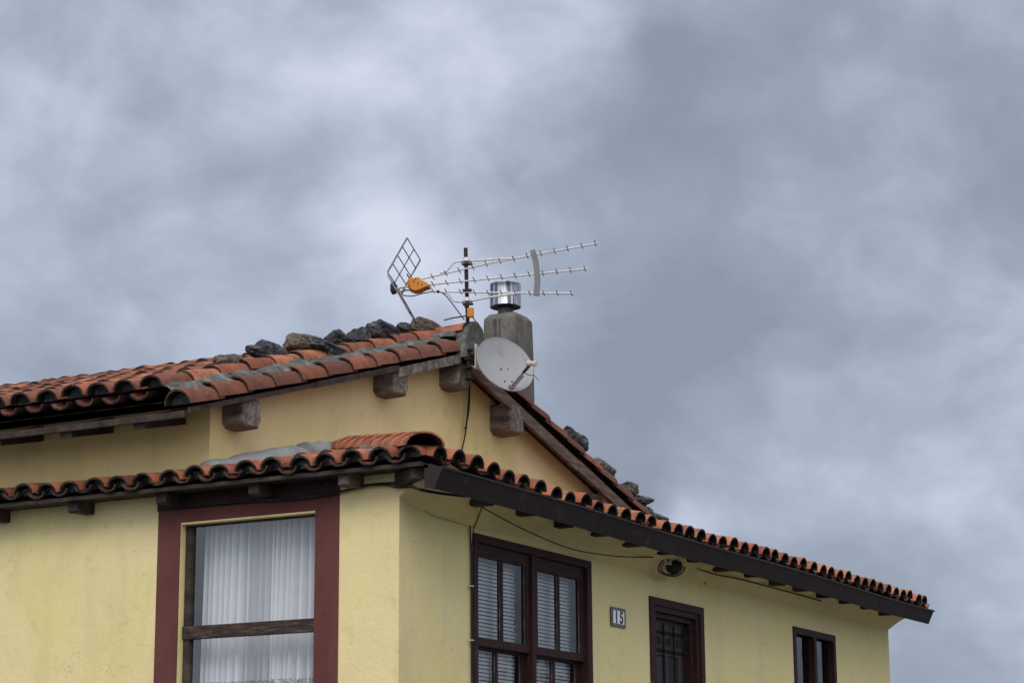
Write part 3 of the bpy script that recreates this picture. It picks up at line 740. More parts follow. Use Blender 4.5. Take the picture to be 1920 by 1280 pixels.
# ------------------------------------------------------------------ left window
mb = MB(); a, b, c, d = LW['a'], LW['b'], LW['bt'], LW['t']
for (u0, u1, z0, z1) in ((a, a+.018, c, d), (b-.05, b, c, d), (a+.018, b-.05, d-.02, d), (a+.018, b-.05, c, c+.06)): mb.box((.06, u0, z0), (.11, u1, z1))
lw = mb.build('window', 'darkwood', house, label='tall dark window with white net curtain in a maroon surround')
mb = MB(); n = 30
for i in range(n):
    pass
mb.box((.045, a+.001, 2.978), (.105, b-.001, 3.062)); mb.build('transom', 'wornwood', lw)
mb = MB(); mb.add([(.085, a+.018, c+.06), (.085, b-.05, c+.06), (.085, b-.05, d-.02), (.085, a+.018, d-.02)], [(0, 1, 2, 3)]); mb.build('pane', 'glass', lw)
mb = MB(); mb.box((-.003, a+.004, LW['t']-.012), (.059, b-.004, LW['t']-.001)); mb.build('lintel_edge', 'yellow', lw)
mb = MB(); vs = []; n = 220
for i in range(n+1):
    y = a-.02+(b-a)*i/n
    f = math.sin(i*.62+1.6*math.sin(i*.06))*(.75+.5*noise.noise(Vector((i*.05, 1, 1))))
    for z, k in ((2.70, 1.15), (3.0, 1.), (3.40, .8), (3.84, .5)):
        vs.append((.28+.070*f*k + .008*math.sin(i*.31)*k, y + .010*math.sin(i*.62+1)*k, z))
mb.add(vs, [(i*4+j, (i+1)*4+j, (i+1)*4+j+1, i*4+j+1) for i in range(n) for j in range(3)])
mb.build('curtain', 'curtain', lw, smooth=80)
mb = MB(); vs = []
for i in range(n+1):
    y = a-.02+(b-a)*i/n; f = math.sin(i*.62+1.6*math.sin(i*.06))*(.75+.5*noise.noise(Vector((i*.05, 1, 1))))
    for z in (2.60+.012*abs(math.sin(i*.14)), 2.70): vs.append((.277+.070*f*1.15+.008*math.sin(i*.31)*1.15, y+.010*math.sin(i*.62+1)*1.15, z))
mb.add(vs, [(i*2, i*2+2, i*2+3, i*2+1) for i in range(n)]); mb.build('lace_hem', 'lace', lw, smooth=80)
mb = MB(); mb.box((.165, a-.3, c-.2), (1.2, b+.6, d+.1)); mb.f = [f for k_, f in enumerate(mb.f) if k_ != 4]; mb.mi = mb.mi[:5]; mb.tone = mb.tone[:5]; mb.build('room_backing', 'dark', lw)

# ------------------------------------------------------------------ door
mb = MB(); a, b, c, d = DX['l'], DX['r'], DX['b'], DX['t']
def casing(mb, a, b, c, d, w_, ya, yb):
    for (x0, x1, z0, z1) in ((a, a+w_, c, d), (b-w_, b, c, d), (a+w_, b-w_, d-w_*.8, d)): mb.box((x0, ya, z0), (x1, yb, z1))
casing(mb, a, b, c, d, .075, -.016, .10); casing(mb, a+.075, b-.075, c, d-.06, .055, .0, .10)
casing(mb, a+.13, b-.13, c, d-.104, .05, .035, .10)
dr = mb.build('door', 'frame', house, label='narrow dark door with iron grille in a dark red casing')
mb = MB(); xa, xb = a+.18, b-.18; zt = d-.144
mb.box((xa, .115, c), (xb, .15, zt))
xm = (xa+xb)/2
# stiles and rails round the small light, planks
for (x0, x1, z0, z1) in ((xa, xa+.13, c, zt), (xb-.13, xb, c, zt), (xa+.13, xb-.13, zt-.28, zt), (xm-.025, xm+.025, 2.78, zt-.28), (xa+.13, xb-.13, 2.70, 2.78)): mb.box((x0, .092, z0), (x1, .1148, z1))
for k in range(4):
    x0 = xa+.13+(xb-xa-.26)*k/4; mb.box((x0+.003, .10, c), (x0+(xb-xa-.26)/4-.003, .1148, 2.70))
mb.build('leaf', 'door', dr)
mb = MB(); mb.add([(xa+.13, .110, 2.78), (xm-.025, .110, 2.78), (xm-.025, .110, zt-.28), (xa+.13, .110, zt-.28)], [(0, 1, 2, 3)])
mb.add([(xm+.025, .110, 2.78), (xb-.13, .110, 2.78), (xb-.13, .110, zt-.28), (xm+.025, .110, zt-.28)], [(0, 1, 2, 3)]); mb.build('pane', 'dustyglass', dr)
mb = MB()
for k in range(4):
    xx = xa+.05+(xb-xa-.10)*k/3
    mb.tube([(xx, .072, 1.6), (xx, .072, zt-.06)], .0085, 8); mb.lathe((xx, .072, zt-.06), [(.0085, 0), (.013, .006), (.006, .025), (.0005, .04)], 8)
for z in (zt-.10, zt-.245, zt-.56, 2.3, 1.8):
    mb.beam((xa, .082, z), (xb, .082, z), .006, .022)
    for k in range(4):
        xx = xa+.05+(xb-xa-.10)*k/3; mb.lathe((xx, .072, z-.012), [(.0085, 0), (.015, .008), (.015, .016), (.0085, .024)], 8)
for k in range(3):   # small scrolls between the bars
    for sg in (-1, 1):
        cx = xa+.05+(xb-xa-.10)*(k+.5)/3+sg*.022; mb.tube([(cx+.018*math.cos(t*.8), .074, zt-.172+.030*math.sin(t*.8)*1) for t in range(9)], .003, 5)
mb.build('grille', 'iron', dr)
mb = MB(); mb.box((a-.2, -.9, 0), (b+.2, 0, 1.24)); mb.box((a-.2, -1.25, 0), (b+.2, -.9, .83)); mb.box((a-.2, -1.6, 0), (b+.2, -1.25, .42))
st = mb.build('doorstep', 'granite', house)
# small far window
mb = MB(); a, b, c, d = far
for (x0, x1, z0, z1) in ((a, a+.06, c, d), (b-.06, b, c, d), (a+.06, b-.06, d-.06, d), (a+.06, b-.06, c, c+.06), ((a+b)/2-.03, (a+b)/2+.03, c+.06, d-.06)): mb.box((x0, -.012, z0), (x1, .09, z1))
fw_ = mb.build('window', 'frame', house, label='small dark red casement window near the far end')
mb = MB(); mb.add([(a+.06, .05, c+.06), (b-.06, .05, c+.06), (b-.06, .05, d-.06), (a+.06, .05, d-.06)], [(0, 1, 2, 3)]); mb.build('pane', 'glass', fw_)
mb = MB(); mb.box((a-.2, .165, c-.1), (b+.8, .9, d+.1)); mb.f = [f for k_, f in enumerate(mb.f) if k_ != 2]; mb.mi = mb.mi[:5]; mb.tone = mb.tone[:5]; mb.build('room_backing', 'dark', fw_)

# ------------------------------------------------------------------ number plate
pl = thing('house_number_sign', (3.2, -.001, 3.30), 'small glazed tile sign reading 15 between the wide window and the door', 'sign')
xa, xb, zt, zb = 3.075, 3.335, 3.378, 3.232
MB().beam(((xa+xb)/2, -.001, (zt+zb)/2), ((xa+xb)/2, -.013, (zt+zb)/2), xb-xa, zt-zb, ch=.002).build('border', 'border', pl)
for k in range(2):
    x0 = xa+.034+k*(xb-xa-.068)/2; x1 = x0+(xb-xa-.068)/2-.002
    MB().box((x0, -.0155, zb+.024), (x1, -.0125, zt-.024)).build('tile', 'glaze', pl)
for k, ch in enumerate('15'):
    cu = bpy.data.curves.new('digit', 'FONT'); cu.body = ch; cu.size = .122; cu.extrude = .0006; cu.align_x = 'CENTER'; cu.align_y = 'CENTER'; cu.offset = .0052
    o = bpy.data.objects.new('digit', cu); col.objects.link(o)
    dg = bpy.context.evaluated_depsgraph_get(); me = bpy.data.meshes.new_from_object(o.evaluated_get(dg)); bpy.data.objects.remove(o)
    xs_ = [v_.co.x for v_ in me.vertices]; ys_ = [v_.co.y for v_ in me.vertices]; cx, cy = (min(xs_)+max(xs_))/2, (min(ys_)+max(ys_))/2
    for v_ in me.vertices: v_.co = ((v_.co.x-cx)*1.12, -v_.co.z, v_.co.y-cy)
    me.materials.clear(); me.materials.append(MT['number']); me.name = 'digit'
    o = bpy.data.objects.new('digit', me); col.objects.link(o); o.parent = pl
    wq = (xb-xa-.068)/2
    o.location = Vector((xa+.034+wq*(k+.5)-(.004 if k else -.004), -.0165, (zt+zb)/2))-pl.location

# ------------------------------------------------------------------ roof stones
def stone(x0, y0, x1, y1, depth, mat, label, rnd=.5, seed=0, group='stones weighing down the roof tiles', dy=None, name='roof_stone'):
    """stone filling the photo box (x0..x1, y0..y1) standing at plane y = depth"""
    a = at(x0, (y0+y1)/2, 1, depth); b = at(x1, (y0+y1)/2, 1, depth); t = at((x0+x1)/2, y0, 1, depth); bt = at((x0+x1)/2, y1, 1, depth)
    c = (a+b)/2; hx = abs(b.x-a.x)/2; hz = abs(t.z-bt.z)/2; c.z = (t.z+bt.z)/2
    # apparent width of an ellipsoid: sx*sin + sy*cos; choose x half-size and depth together
    eff = hx*.44*1.25                    # half-width seen, in metres across the view; hz *= 1.08
    sy = dy if dy else eff*.72
    sx = max(eff*.9, math.sqrt(max(1e-4, eff**2-(sy*.88)**2))/.46)
    import bmesh
    bm = bmesh.new(); bmesh.ops.create_icosphere(bm, subdivisions=5, radius=1)
    rs = random.Random(seed*13+5); off = Vector((rs.uniform(-9, 9), rs.uniform(-9, 9), rs.uniform(-9, 9)))
    planes = [(Vector((rs.gauss(0, 1), rs.gauss(0, 1), rs.gauss(0, .8))).normalized(), rs.uniform(.52, .85)) for _ in range(12 if rnd < .5 else 5)]
    for v_ in bm.verts:
        p = v_.co.copy()
        for nrm_, dd in planes:
            e = p.dot(nrm_)-dd
            if e > 0: p -= nrm_*e*(1 if rnd < .5 else .6)
        p += p.normalized()*(.14*noise.noise(p*1.6+off) + .08*noise.noise(p*4+off)+.05*(.5-abs(noise.noise(p*9+off)))+.02*noise.noise(p*20+off))
        v_.co = p
    mx_ = [max(abs(v_.co[i]) for v_ in bm.verts) for i in range(3)]
    tilt = Matrix.Rotation(rs.uniform(-.12, .12), 3, 'Y')
    for v_ in bm.verts: v_.co = tilt @ Vector((v_.co.x/mx_[0]*sx, v_.co.y/mx_[1]*sy, v_.co.z/mx_[2]*hz))
    me = bpy.data.meshes.new('roof_stone'); bm.to_mesh(me); bm.free(); me.materials.append(MT[mat]); me.shade_smooth(); me.set_sharp_from_angle(angle=R(28 if rnd < .5 else 60))
    o = bpy.data.objects.new(name, me); col.objects.link(o); o.location = c
    return tag(o, label, 'stone', group)
stone(530, 625, 616, 674, 1.70, 'stone_brown', 'largest rounded brown stone at the lower end of the row on the left roof slope', .8, 1)
stone(556, 640, 655, 672, 1.60, 'stone_slate', 'long flat dark slab lying in front of the big rounded brown stone', .2, 2)
stone(600, 624, 672, 664, 1.76, 'stone_slate', 'dark blocky slate stone rising behind the long flat slab', .3, 3)
stone(650, 614, 704, 656, 1.70, 'stone_slate', 'small peaked purplish stone just right of the blocky slate stone', .3, 24)
stone(688, 604, 762, 650, 1.66, 'stone_slate', 'tall angular dark slate rock in the middle of the ridge side row', .2, 35)
stone(732, 609, 802, 640, 1.78, 'stone_slate', 'pale streaked flat slate between the angular rock and the brown boulder', .2, 6)
stone(772, 596, 826, 634, 1.66, 'stone_brown', 'rounded brown boulder nearest the ridge and the antenna strut', .8, 7)
stone(1058, 800, 1086, 832, 1.64, 'stone_slate', 'uppermost craggy stone behind the right slope verge', .2, 8)
stone(1074, 814, 1102, 846, 1.66, 'stone_slate', 'dark pointed stone just below the uppermost one on the right slope', .2, 9)
stone(1104, 858, 1150, 900, 1.66, 'stone_grey', 'rounded grey mossy stone halfway down the right slope', .7, 10)
stone(1148, 902, 1198, 928, 1.66, 'stone_grey', 'blunt grey slab sticking out over the right slope, above the thin pointed one', .3, 11)
stone(1172, 927, 1223, 949, 1.66, 'stone_slate', 'thin pointed dark slab below the blunt grey one on the right slope', .2, 12)
stone(1190, 947, 1222, 968, 1.66, 'stone_grey', 'small round stone low on the right slope under the pointed slab', .8, 13)
stone(1212, 964, 1252, 982, 1.62, 'stone_grey', 'lowest flat stone where the right slope meets the front eave tiles', .3, 14)
stone(462, 640, 540, 690, 1.66, 'stone_slate', 'dark slate stone left of the largest brown one, above the left verge tiles', .3, 15)
stone(396, 664, 470, 704, 1.68, 'stone_brown', 'rounded stone nearest the left eave corner of the upper roof', .7, 16)

# ------------------------------------------------------------------ TV antenna
MB_Y = 1.275
mbase = Vector(at(880, 712, 1, MB_Y)); mtop = at(873, 465, 1, MB_Y)
ant = thing('tv_antenna', mbase, 'three boom television antenna with orange dipole box on a dark roof mast', 'antenna')
MB().tube([mbase, mtop], .0165, 12).build('mast', 'mast', ant, smooth=40)
AZB = AZ - R(96.5); BD = Vector((math.cos(AZB), math.sin(AZB), 0)); PN = Vector((-BD.y, BD.x, 0))    # booms lie in a vertical plane; PN = element direction
am = (mbase+mtop)/2; AP = Vector((am.x, am.y, 0)) - PN*.045
if PN.dot(FW) < 0: PN = -PN
AP = Vector((am.x, am.y, 0)) - PN*.045
A = lambda x, y: at_plane(x, y, AP, PN)
def boom(pts, r, ticks, tl):
    mb = MB(); P = [A(*p) for p in pts]; mb.mat('alu'); mb.tube(P, r, 8)
    mb.mat('aludark')
    for (tx, ty) in ticks:
        c = A(tx, ty); mb.tube([c-PN*tl/2, c+PN*tl/2], .0042, 6)
    return mb.build('boom', None, ant, smooth=40)
def tick_on(p, q, xs): return [(x, p[1]+(q[1]-p[1])*(x-p[0])/(q[0]-p[0])) for x in xs]
# zoom-1 coordinates -> photo
Z1 = lambda x, y: (700+x/4.3636, 430+y/4.3636)
tp = [Z1(390, 408), Z1(980, 270), Z1(1835, 115)]
tk = [Z1(*p) for p in ((483, 387), (592, 360), (702, 335), (813, 310), (922, 282), (1035, 258), (1146, 240), (1257, 215), (1370, 196), (1482, 176), (1588, 156), (1704, 135), (1816, 114))]
boom(tp, .0075, tk, .17)
mp_ = [Z1(440, 455), Z1(1752, 322)]
tk = [Z1(*p) for p in ((487, 447), (600, 436), (712, 424), (825, 413), (937, 400), (1048, 390), (1160, 378), (1273, 366), (1387, 357), (1499, 344), (1612, 333), (1730, 323))]
boom(mp_, .0075, tk, .17)
bp_ = [Z1(470, 505), Z1(800, 515), Z1(1640, 524)]
tk = [Z1(*p) for p in ((487, 500), (597, 508), (713, 510), (828, 516), (938, 518), (1048, 520), (1160, 521), (1278, 521), (1392, 522), (1504, 521), (1620, 523))]
boom(bp_, .0075, tk, .17)
# reflector: upper grid and lower grid
def grid(o, top, e0, e1, n1, n2, wd):
    """o: lower point in the boom plane, top: upper point; e0/e1 half lengths along PN"""
    mb = MB(); mb.mat('aludark')
    for s_ in (e0, e1): mb.beam(o+PN*s_, top+PN*s_, .016, .010)
    for k in range(n2): s_ = e0+(e1-e0)*(k+1)/(n2+1); mb.tube([o+PN*s_, top+PN*s_], .005, 6)
    for k in range(n1): p = o+(top-o)*(k/(n1-1)); mb.tube([p+PN*e0, p+PN*e1], .0045, 6)
    return mb.build('reflector_grid', None, ant, smooth=40)
# direction PN at (757,482) appears as (25,30) px per grid width
uo, ut = A(740, 530), A(776, 467)
def span(o, tgt):
    # length along PN that moves the point towards a photo point (project and match)
    best = None
    for k in range(1, 160):
        L__ = k*.01; p = o+PN*L__; d = p-CAM; x = 960+F*d.dot(RT)/d.dot(FW)
        if best is None or abs(x-tgt) < best[0]: best = (abs(x-tgt), L__)
    return best[1]
hl = min(.35, span(ut, 788))
hl2 = hl
grid(uo, ut, -hl2, hl2, 5, 1, 0)
lo0, lo1 = A(740, 535), A(779, 603)
grid(lo0, lo1, -hl2*.98, hl2*.98, 5, 1, 0)
# hub joining the grids, boom stub
mb = MB(); h0 = A(738, 541); mb.beam(h0-PN*.04, h0+PN*.04, .045, .075, ch=.008); mb.tube([h0+Vector((0, 0, .05))-PN*.01, h0+Vector((0, 0, -.05))-PN*.01], .014, 8)
mb.build('hub', 'mast', ant)
MB().tube([A(738, 542), A(775, 535)], .0085, 8).build('boom_stub', 'alu', ant, smooth=40)
# dipole housing
mb = MB(); out_ = [Z1(*p) for p in ((283, 430), (300, 405), (380, 398), (392, 425), (430, 432), (468, 462), (465, 482), (430, 492), (385, 515), (340, 522), (300, 505), (283, 470))]
pts = [A(*p) for p in out_]; n = len(pts); cen = sum(pts, Vector())/n; vs = []
for (o_, s_) in ((-.055, .80), (-.045, .94), (-.02, 1.), (.02, 1.), (.045, .94), (.055, .80)):
    vs += [cen+(p-cen)*s_+PN*o_ for p in pts]
fs = [(i*n+k, i*n+(k+1) % n, (i+1)*n+(k+1) % n, (i+1)*n+k) for i in range(5) for k in range(n)] + [tuple(range(n)), tuple(reversed([5*n+k for k in range(n)]))]
mb.add(vs, fs); db = mb.build('dipole_box', 'orange', ant, smooth=50)
for p in ((340, 440), (375, 452), (405, 465), (355, 420)): c = A(*Z1(*p))-PN*.0545; MB().lathe(c, [(.0001, 0.004), (.006, .003), (.006, 0)], 8, axis=-PN).build('vent_hole', 'mast', db)
mb = MB(); mb.beam(A(*Z1(370, 500))-PN*.05, A(*Z1(455, 478))-PN*.05, .006, .008)
mb.build('lid_seam', 'mast', db)
mb = MB(); mb.tube([A(*Z1(275, 365)), A(*Z1(300, 410))], .006, 6); mb.build('dipole_rod', 'rust', ant, smooth=40); mb = MB(); mb.tube([A(*Z1(235, 520)), A(*Z1(255, 495)), A(*Z1(290, 498))], .006, 6); mb.build('dipole_rod', 'rust', ant, smooth=40)
# curved grey spacer bar
mb = MB(); cl_ = spline([A(*Z1(*p)) for p in ((1302, 172), (1325, 250), (1338, 340), (1342, 430), (1334, 542))], 4); vs = []
for i, p in enumerate(cl_):
    t = (cl_[min(i+1, len(cl_)-1)]-cl_[max(i-1, 0)]).normalized(); sd = t.cross(PN).normalized()
    for a_, b_ in ((-.023, -.014), (.023, -.014), (.023, .010), (-.023, .010)): vs.append(p+sd*a_+PN*b_)
n = len(cl_); fs = [(i*4+k, i*4+(k+1) % 4, (i+1)*4+(k+1) % 4, (i+1)*4+k) for i in range(n-1) for k in range(4)] + [(0, 1, 2, 3), tuple((n-1)*4+k for k in (3, 2, 1, 0))]
mb.add(vs, fs); sb = mb.build('spacer_bar', 'plastic_grey', ant)
# bent support tubes clamped to the mast
mb = MB(); mb.tube(spline([A(*Z1(*p)) for p in ((545, 355), (595, 345), (625, 310), (660, 272), (700, 262), (760, 260), (900, 250), (1050, 240), (1130, 237))], 5), .0085, 8); mb.build('support_tube', 'alu', ant, smooth=60); mb = MB()
mb.tube(spline([A(*Z1(*p)) for p in ((560, 512), (610, 525), (640, 565), (670, 588), (720, 592), (800, 585), (950, 556), (1170, 525))], 5), .0085, 8)
mb.build('support_tube', 'alu', ant, smooth=60)
for (px, py) in ((762, 262), (768, 588)):
    mb = MB(); c = A(*Z1(px, py)); c2 = c+PN*.03; mb.mat('aludark'); mb.beam(c2-BD*.042+Vector((0, 0, -.012)), c2+BD*.042+Vector((0, 0, -.012)), .075, .012)
    mb.mat('alu'); mb.beam(c2-BD*.022-PN*.045+Vector((0, 0, .012)), c2+BD*.022-PN*.045+Vector((0, 0, .012)), .03, .034, ch=.005)
    for s_ in (-.033, .033): mb.mat('aludark'); mb.tube([c2+BD*s_-PN*.05, c2+BD*s_+PN*.04], .004, 6)
    mb.build('mast_clamp', None, ant)
mb = MB(); c = A(*Z1(768, 497)); mb.beam(c-BD*.036, c+BD*.036, .04, .012); mb.build('mast_clamp', 'mast', ant); mb = MB(); mb.beam(A(*Z1(745, 635)), A(*Z1(785, 610)), .03, .01); mb.build('mast_clamp', 'mast', ant)
# mast amplifier, small rods
mb = MB(); c = A(*Z1(795, 680))-PN*.0; mb.beam(c+Vector((0, 0, -.040)), c+Vector((0, 0, .040)), .052, .04, up=PN, ch=.006); amp_ = mb.build('amplifier_box', 'orange', ant)
mb = MB(); mb.tube([A(*Z1(578, 742)), A(*Z1(660, 722)), A(*Z1(760, 708))], .006, 6); mb.build('stay_rod', 'rust', ant, smooth=40); mb = MB(); mb.tube([A(*Z1(810, 715)), A(*Z1(848, 768))], .005, 6); mb.build('stay_rod', 'rust', ant, smooth=40)
mb = MB(); mb.tube(spline([A(*Z1(*p)) for p in ((300, 495), (260, 500), (232, 512), (250, 540), (320, 545), (400, 525), (470, 512), (535, 508), (590, 540), (640, 600), (700, 680), (745, 740))], 5), .0045, 6)
c = A(*Z1(530, 509)); mb.tube([c-BD*.012, c+BD*.012], .012, 8); mb.build('cable', 'cable', ant, smooth=60)

# ------------------------------------------------------------------ satellite dish
DY = .98
dc = at(948, 682, 1, DY); zdepth = (dc-CAM).dot(FW); ppm = F/zdepth
vd = (dc-CAM).normalized(); Rv = vd.cross(Vector((0, 0, 1))).normalized(); Uv = Rv.cross(vd)
nd = (-vd*.70 + (Rv*.66+Uv*.75)*.714).normalized()
maj = (Rv*.75-Uv*.66); maj = (maj-nd*maj.dot(nd)).normalized(); mnr = nd.cross(maj).normalized()
rd = 59/ppm
dish = thing('satellite_dish', at(880, 690, 1, 1.25), 'pale grey oval satellite dish in front of the chimney base', 'satellite dish')
mb = MB(); n = 56; vs = []; fs = []
prof = [(0, -.062)] + [(r_, -.062+.062*r_*r_) for r_ in (.12, .25, .4, .55, .7, .82, .92, .98)] + [(1.0, .002), (1.012, .0), (1.015, -.012), (.985, -.010), (.9, -.022), (.7, -.043), (.4, -.062), (.15, -.071), (0, -.074)]
for i, (r_, h_) in enumerate(prof):
    for k in range(n):
        a_ = 2*math.pi*k/n; vs.append(dc + maj*math.cos(a_)*r_*rd + mnr*math.sin(a_)*r_*rd + nd*h_)
for i in range(len(prof)-1):
    for k in range(n): fs.append((i*n+k, i*n+(k+1) % n, (i+1)*n+(k+1) % n, (i+1)*n+k))
mb.add(vs, fs); rfl = mb.build('reflector', 'dish', dish, smooth=50)
def on_dish(x, y, lift=0.):
    p = at_plane(x, y, dc, nd)
    r2 = ((p-dc).dot(maj)**2+(p-dc).dot(mnr)**2)/rd**2
    s = at_plane(x, y, dc+nd*(-.062+.062*min(1, r2)+lift), nd); return s
for p in ((939.5, 691.5), (952.5, 692), (946.5, 714.5), (960, 715)): MB().lathe(on_dish(*p), [(.0001, .004), (.006, .003), (.0075, 0)], 10, axis=nd).build('bolt', 'mast', rfl)
ab = on_dish(957, 727, .0); lnb = at_plane(996, 681, dc+nd*.20, nd)
e1 = ab + (lnb-ab)*.62
mb = MB(); mb.beam(ab-nd*.03, ab+nd*.02, .03, .03); mb.tube([ab, e1], .0095, 8); mb.tube([ab+maj*.018, ab+maj*.018+(e1-ab)*.9], .006, 6)
mb.build('feed_arm', 'aludark', dish, smooth=40)
mb = MB(); mb.mat('mast'); mb.tube([e1, lnb+(ab-lnb)*.10], .013, 8); mb.build('feed_clamp', None, dish, smooth=40)
ax = (dc-lnb).normalized(); mb = MB()
mb.mat('white'); mb.lathe(lnb, [(.0001, .035), (.022, .035), (.026, .030), (.026, .008), (.018, .004), (.018, -.03), (.024, -.034), (.024, -.05), (.0001, -.052)], 20, axis=ax)
mb.beam(lnb-ax*.02, lnb-ax*.02-Uv*.045, .022, .022); mb.build('lnb', None, dish, smooth=40)
mb = MB(); mb.tube(spline([at_plane(*p, dc+nd*.1, nd) for p in ((985, 700), (993, 703), (1001, 703), (1006, 708), (1010, 713))], 4), .0035, 6); mb.build('feed_cable', 'plastic_grey', dish, smooth=60)
mb = MB(); a0_ = at(882, 687, 1, 1.25); mb.tube([a0_, dc-nd*.15+Rv*.0, dc-nd*.08], .013, 10); mb.build('mount_arm', 'alu', dish, smooth=40)
mb = MB(); c = at(881, 662, 1, 1.26); c2 = at(880, 700, 1, 1.245)
mb.beam(at(880, 652, 1, 1.285), at(880.5, 676, 1, 1.285), .07, .03, up=Vector((0, 1, 0)), ch=.006); mb.tube([at(879, 670, 1, 1.24), at(879.5, 714, 1, 1.24)], .022, 10)
for yy in (655, 672, 688, 708): mb.beam(at(879, yy, 1, 1.23), at(879, yy+2.2, 1, 1.23), .06, .05)
mb.build('wall_bracket', 'mast', dish, smooth=40)
MB().beam(at(893, 645, 1, 1.2), at(893, 690, 1, 1.2), .035, .012, up=Vector((0, 1, 0))).build('back_plate', 'white', dish)

# ------------------------------------------------------------------ cables
def cable(name, pts, r, label, mat='cable', extra=None, group=None, cat='cable'):
    mb = MB(); mb.tube(spline(pts, 6), r, 6)
    for e in (extra or []): mb.tube(spline(e[0], 6), e[1], 6)
    o = mb.build(name, mat, None, smooth=60); return tag(o, label, cat, group)
g_ = lambda L, y_: [at(x, y, 1, y_) for x, y in L]
cable('cable', g_(((880, 700), (880, 722), (878, 760), (875, 790), (871, 820), (864, 852), (862, 870)), SY-.03), .0065, 'black cable hanging down the ochre gable wall below the satellite dish',
      extra=[(g_(((879, 712), (881, 730), (880, 765), (876, 790), (872, 818), (865, 850)), SY-.025), .004), ([at(873.5, 800, 1, SY-.03), at(873, 804, 1, SY-.03)], .012)])
lf = lambda L, x_: [at(x, y, 0, x_) for x, y in L]
pA = lf(((300, 945), (420, 941), (533, 936), (600, 929), (640, 921), (700, 908), (745, 906.5)), -.035) + g_(((765, 908), ), -.10) + g_(((785, 915), (815, 922), (862, 929)), -.27)
pB = lf(((330, 950), (533, 933), (620, 925), (670, 912), (720, 909), (746, 914)), -.045) + g_(((770, 913), ), -.10) + g_(((792, 920), (830, 926), (872, 931)), -.28)
pC = lf(((560, 931), (640, 920), (690, 908), (748, 904)), -.028) + g_(((770, 904), (800, 912), (840, 920)), -.10)
cable('cable', pA, .0075, 'thick bundle of black cables strung round the house corner under the low eave', extra=[(pB, .005), (pC, .006)])
cable('cable', g_(((905, 944), (902, 955)), -.22)+g_(((898, 966), ), -.13)+g_(((892, 981), ), -.05)+g_(((887, 996), (884.5, 1030)), -.018), .0045, 'short dark cable slanting from the eave down to the window corner')
cable('cable', g_(((880.5, 972), (881.5, 990), (883, 1040), (883.5, 1100), (884, 1200), (884.5, 1290), (885, 1420)), -.014), .0055, 'thin dark conduit running down beside the wide window', mat='cable',
      extra=[([at(885.5, 1030, 1, -.012), at(886, 1200, 1, -.012), at(886.5, 1420, 1, -.012)], .004)])
for yy in (1097.5, 1199):
    o = MB().beam(at(880.5, yy, 1, -.022), at(887.5, yy+.6, 1, -.022), .012, .008).build('cable_clip', 'white')
    tag(o, 'small white cable clip on the conduit, ' + ('the upper one beside the top sash' if yy < 1150 else 'the lower one level with the window rail'), 'cable clip', 'clips holding the conduit')
cable('cable', g_(((894, 944), (925, 962)), -.24)+g_(((970, 986), (1020, 1009), (1070, 1028), (1120, 1038), (1170, 1043), (1225, 1044)), -.15), .0045, 'thin dark wire sagging across the front wall from eave to outdoor lamp')
cable('cable', g_(((1284, 1050), (1310, 1066), (1345, 1077), (1386, 1085), (1460, 1104), (1540, 1126)), -.15), .006, 'dark cable running right from the outdoor lamp under the eave',
      extra=[(g_(((1327, 1071), (1325, 1085), (1321, 1094)), -.03), .005), (g_(((1310, 1086), (1322, 1093)), -.01), .006)])
cable('cable', g_(((786, 938), (795, 955), (812, 966), (840, 975), (864, 981), (876, 986)), -.008), .0018, 'faint thin painted wire on the wall near the house corner', mat='cablelight')

# outdoor lamp with junction box
lamp = thing('outdoor_lamp', at(1262, 1060, 1, -.1), 'dark round bulkhead lamp with looped cable and small white junction box under the eave', 'lamp')
c = at(1258, 1058, 1, -.10)
MB().beam(at(1255, 1050, 1, -.16)+Vector((0, .03, 0)), at(1255, 1050, 1, -.16), .105, .062, ch=.004).build('junction_box', 'white', lamp)
bx = at(1253, 1050, 1, -.162); MB().lathe(bx, [(.0001, .004), (.012, .004), (.014, 0)], 12, axis=Vector((0, -1, 0))).build('cable_gland', 'mast', lamp)
mb = MB(); c = at(1264, 1062, 1, -.14); mb.lathe(c, [(.03, .10), (.03, .035), (.062, .03), (.066, .02), (.066, -.01), (.060, -.03), (.045, -.047), (.025, -.057), (.0001, -.06)][::-1], 24, axis=Vector((0, .15, 1))); mb.build('lamp_body', 'mast', lamp, smooth=40)
mb = MB()
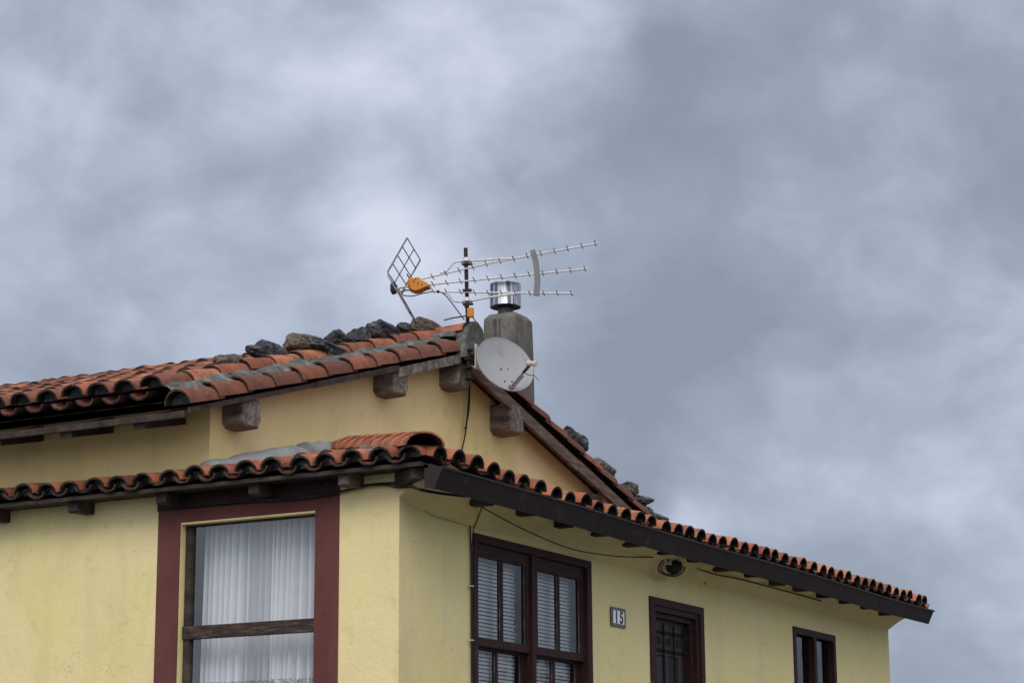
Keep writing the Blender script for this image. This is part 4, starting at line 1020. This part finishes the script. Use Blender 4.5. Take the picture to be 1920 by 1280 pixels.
mb.tube(spline(g_(((1244, 1051), (1237, 1058), (1235, 1068), (1243, 1075), (1256, 1079), (1268, 1079), (1279, 1073), (1284, 1062), (1283, 1050), (1276, 1045)), -.13), 6), .006, 6)
mb.tube(spline(g_(((1247, 1054), (1240, 1062), (1243, 1072), (1258, 1077), (1272, 1074), (1279, 1064), (1278, 1052)), -.12), 6), .005, 6)
mb.build('cable_loop', 'cable', lamp, smooth=60)

# ------------------------------------------------------------------ across the street (seen only mirrored in the window panes)
def tree(x, y, h, r, seed, label):
    t = thing('tree', (x, y, 0), label, 'tree', 'trees across the street mirrored in the panes')
    rs = random.Random(seed); mb = MB(); mb.tube(spline([(x, y, 0), (x+.05, y, h*.3), (x-.05, y+.1, h*.6), (x, y, h*.85)], 4), .1, 8, rads=[.16*(1-i/16) for i in range(13)])
    cs = []
    for k in range(9):
        a_ = rs.uniform(0, 6.28); q = Vector((x+math.cos(a_)*r*.6, y+math.sin(a_)*r*.6, h*rs.uniform(.5, .95))); cs.append(q); mb.tube([(x, y, h*.4), (Vector((x, y, h*.5))+q)/2, q], .03, 5)
    mb.build('trunk', 'bark', t, smooth=60)
    mb = MB()
    for k in range(3600):
        q = rs.choice(cs); p = q+Vector((rs.gauss(0, 1), rs.gauss(0, 1), rs.gauss(0, .8)))*r*.30
        a_ = Vector((rs.gauss(0, 1), rs.gauss(0, 1), rs.gauss(0, 1))).normalized(); b_ = a_.orthogonal().normalized(); s_ = rs.uniform(.04, .08)
        mb.add([p-a_*s_, p+b_*s_*.5, p+a_*s_, p-b_*s_*.5], [(0, 1, 2, 3)])
    mb.build('crown', 'leaf', t)
tree(13.6, -6.6, 3.9, 1.5, 3, 'leafy green tree mirrored in the lower left pane of the wide window')
tree(16.5, -5.6, 4.0, 1.3, 8, 'leafy green tree mirrored in the lower right pane of the wide window')

for o in list(bpy.data.objects):
    if '_w' in o: del o['_w']
    if o.type == 'MESH' and o.parent is None and o.get('kind') != 'structure' and o.name.split('.')[0] in ('cable', 'cable_clip'):
        # put the origin at the object's own place
        vs = o.data.vertices; c = sum((v_.co for v_ in vs), Vector())/len(vs)
        for v_ in vs: v_.co -= c
        o.location = c
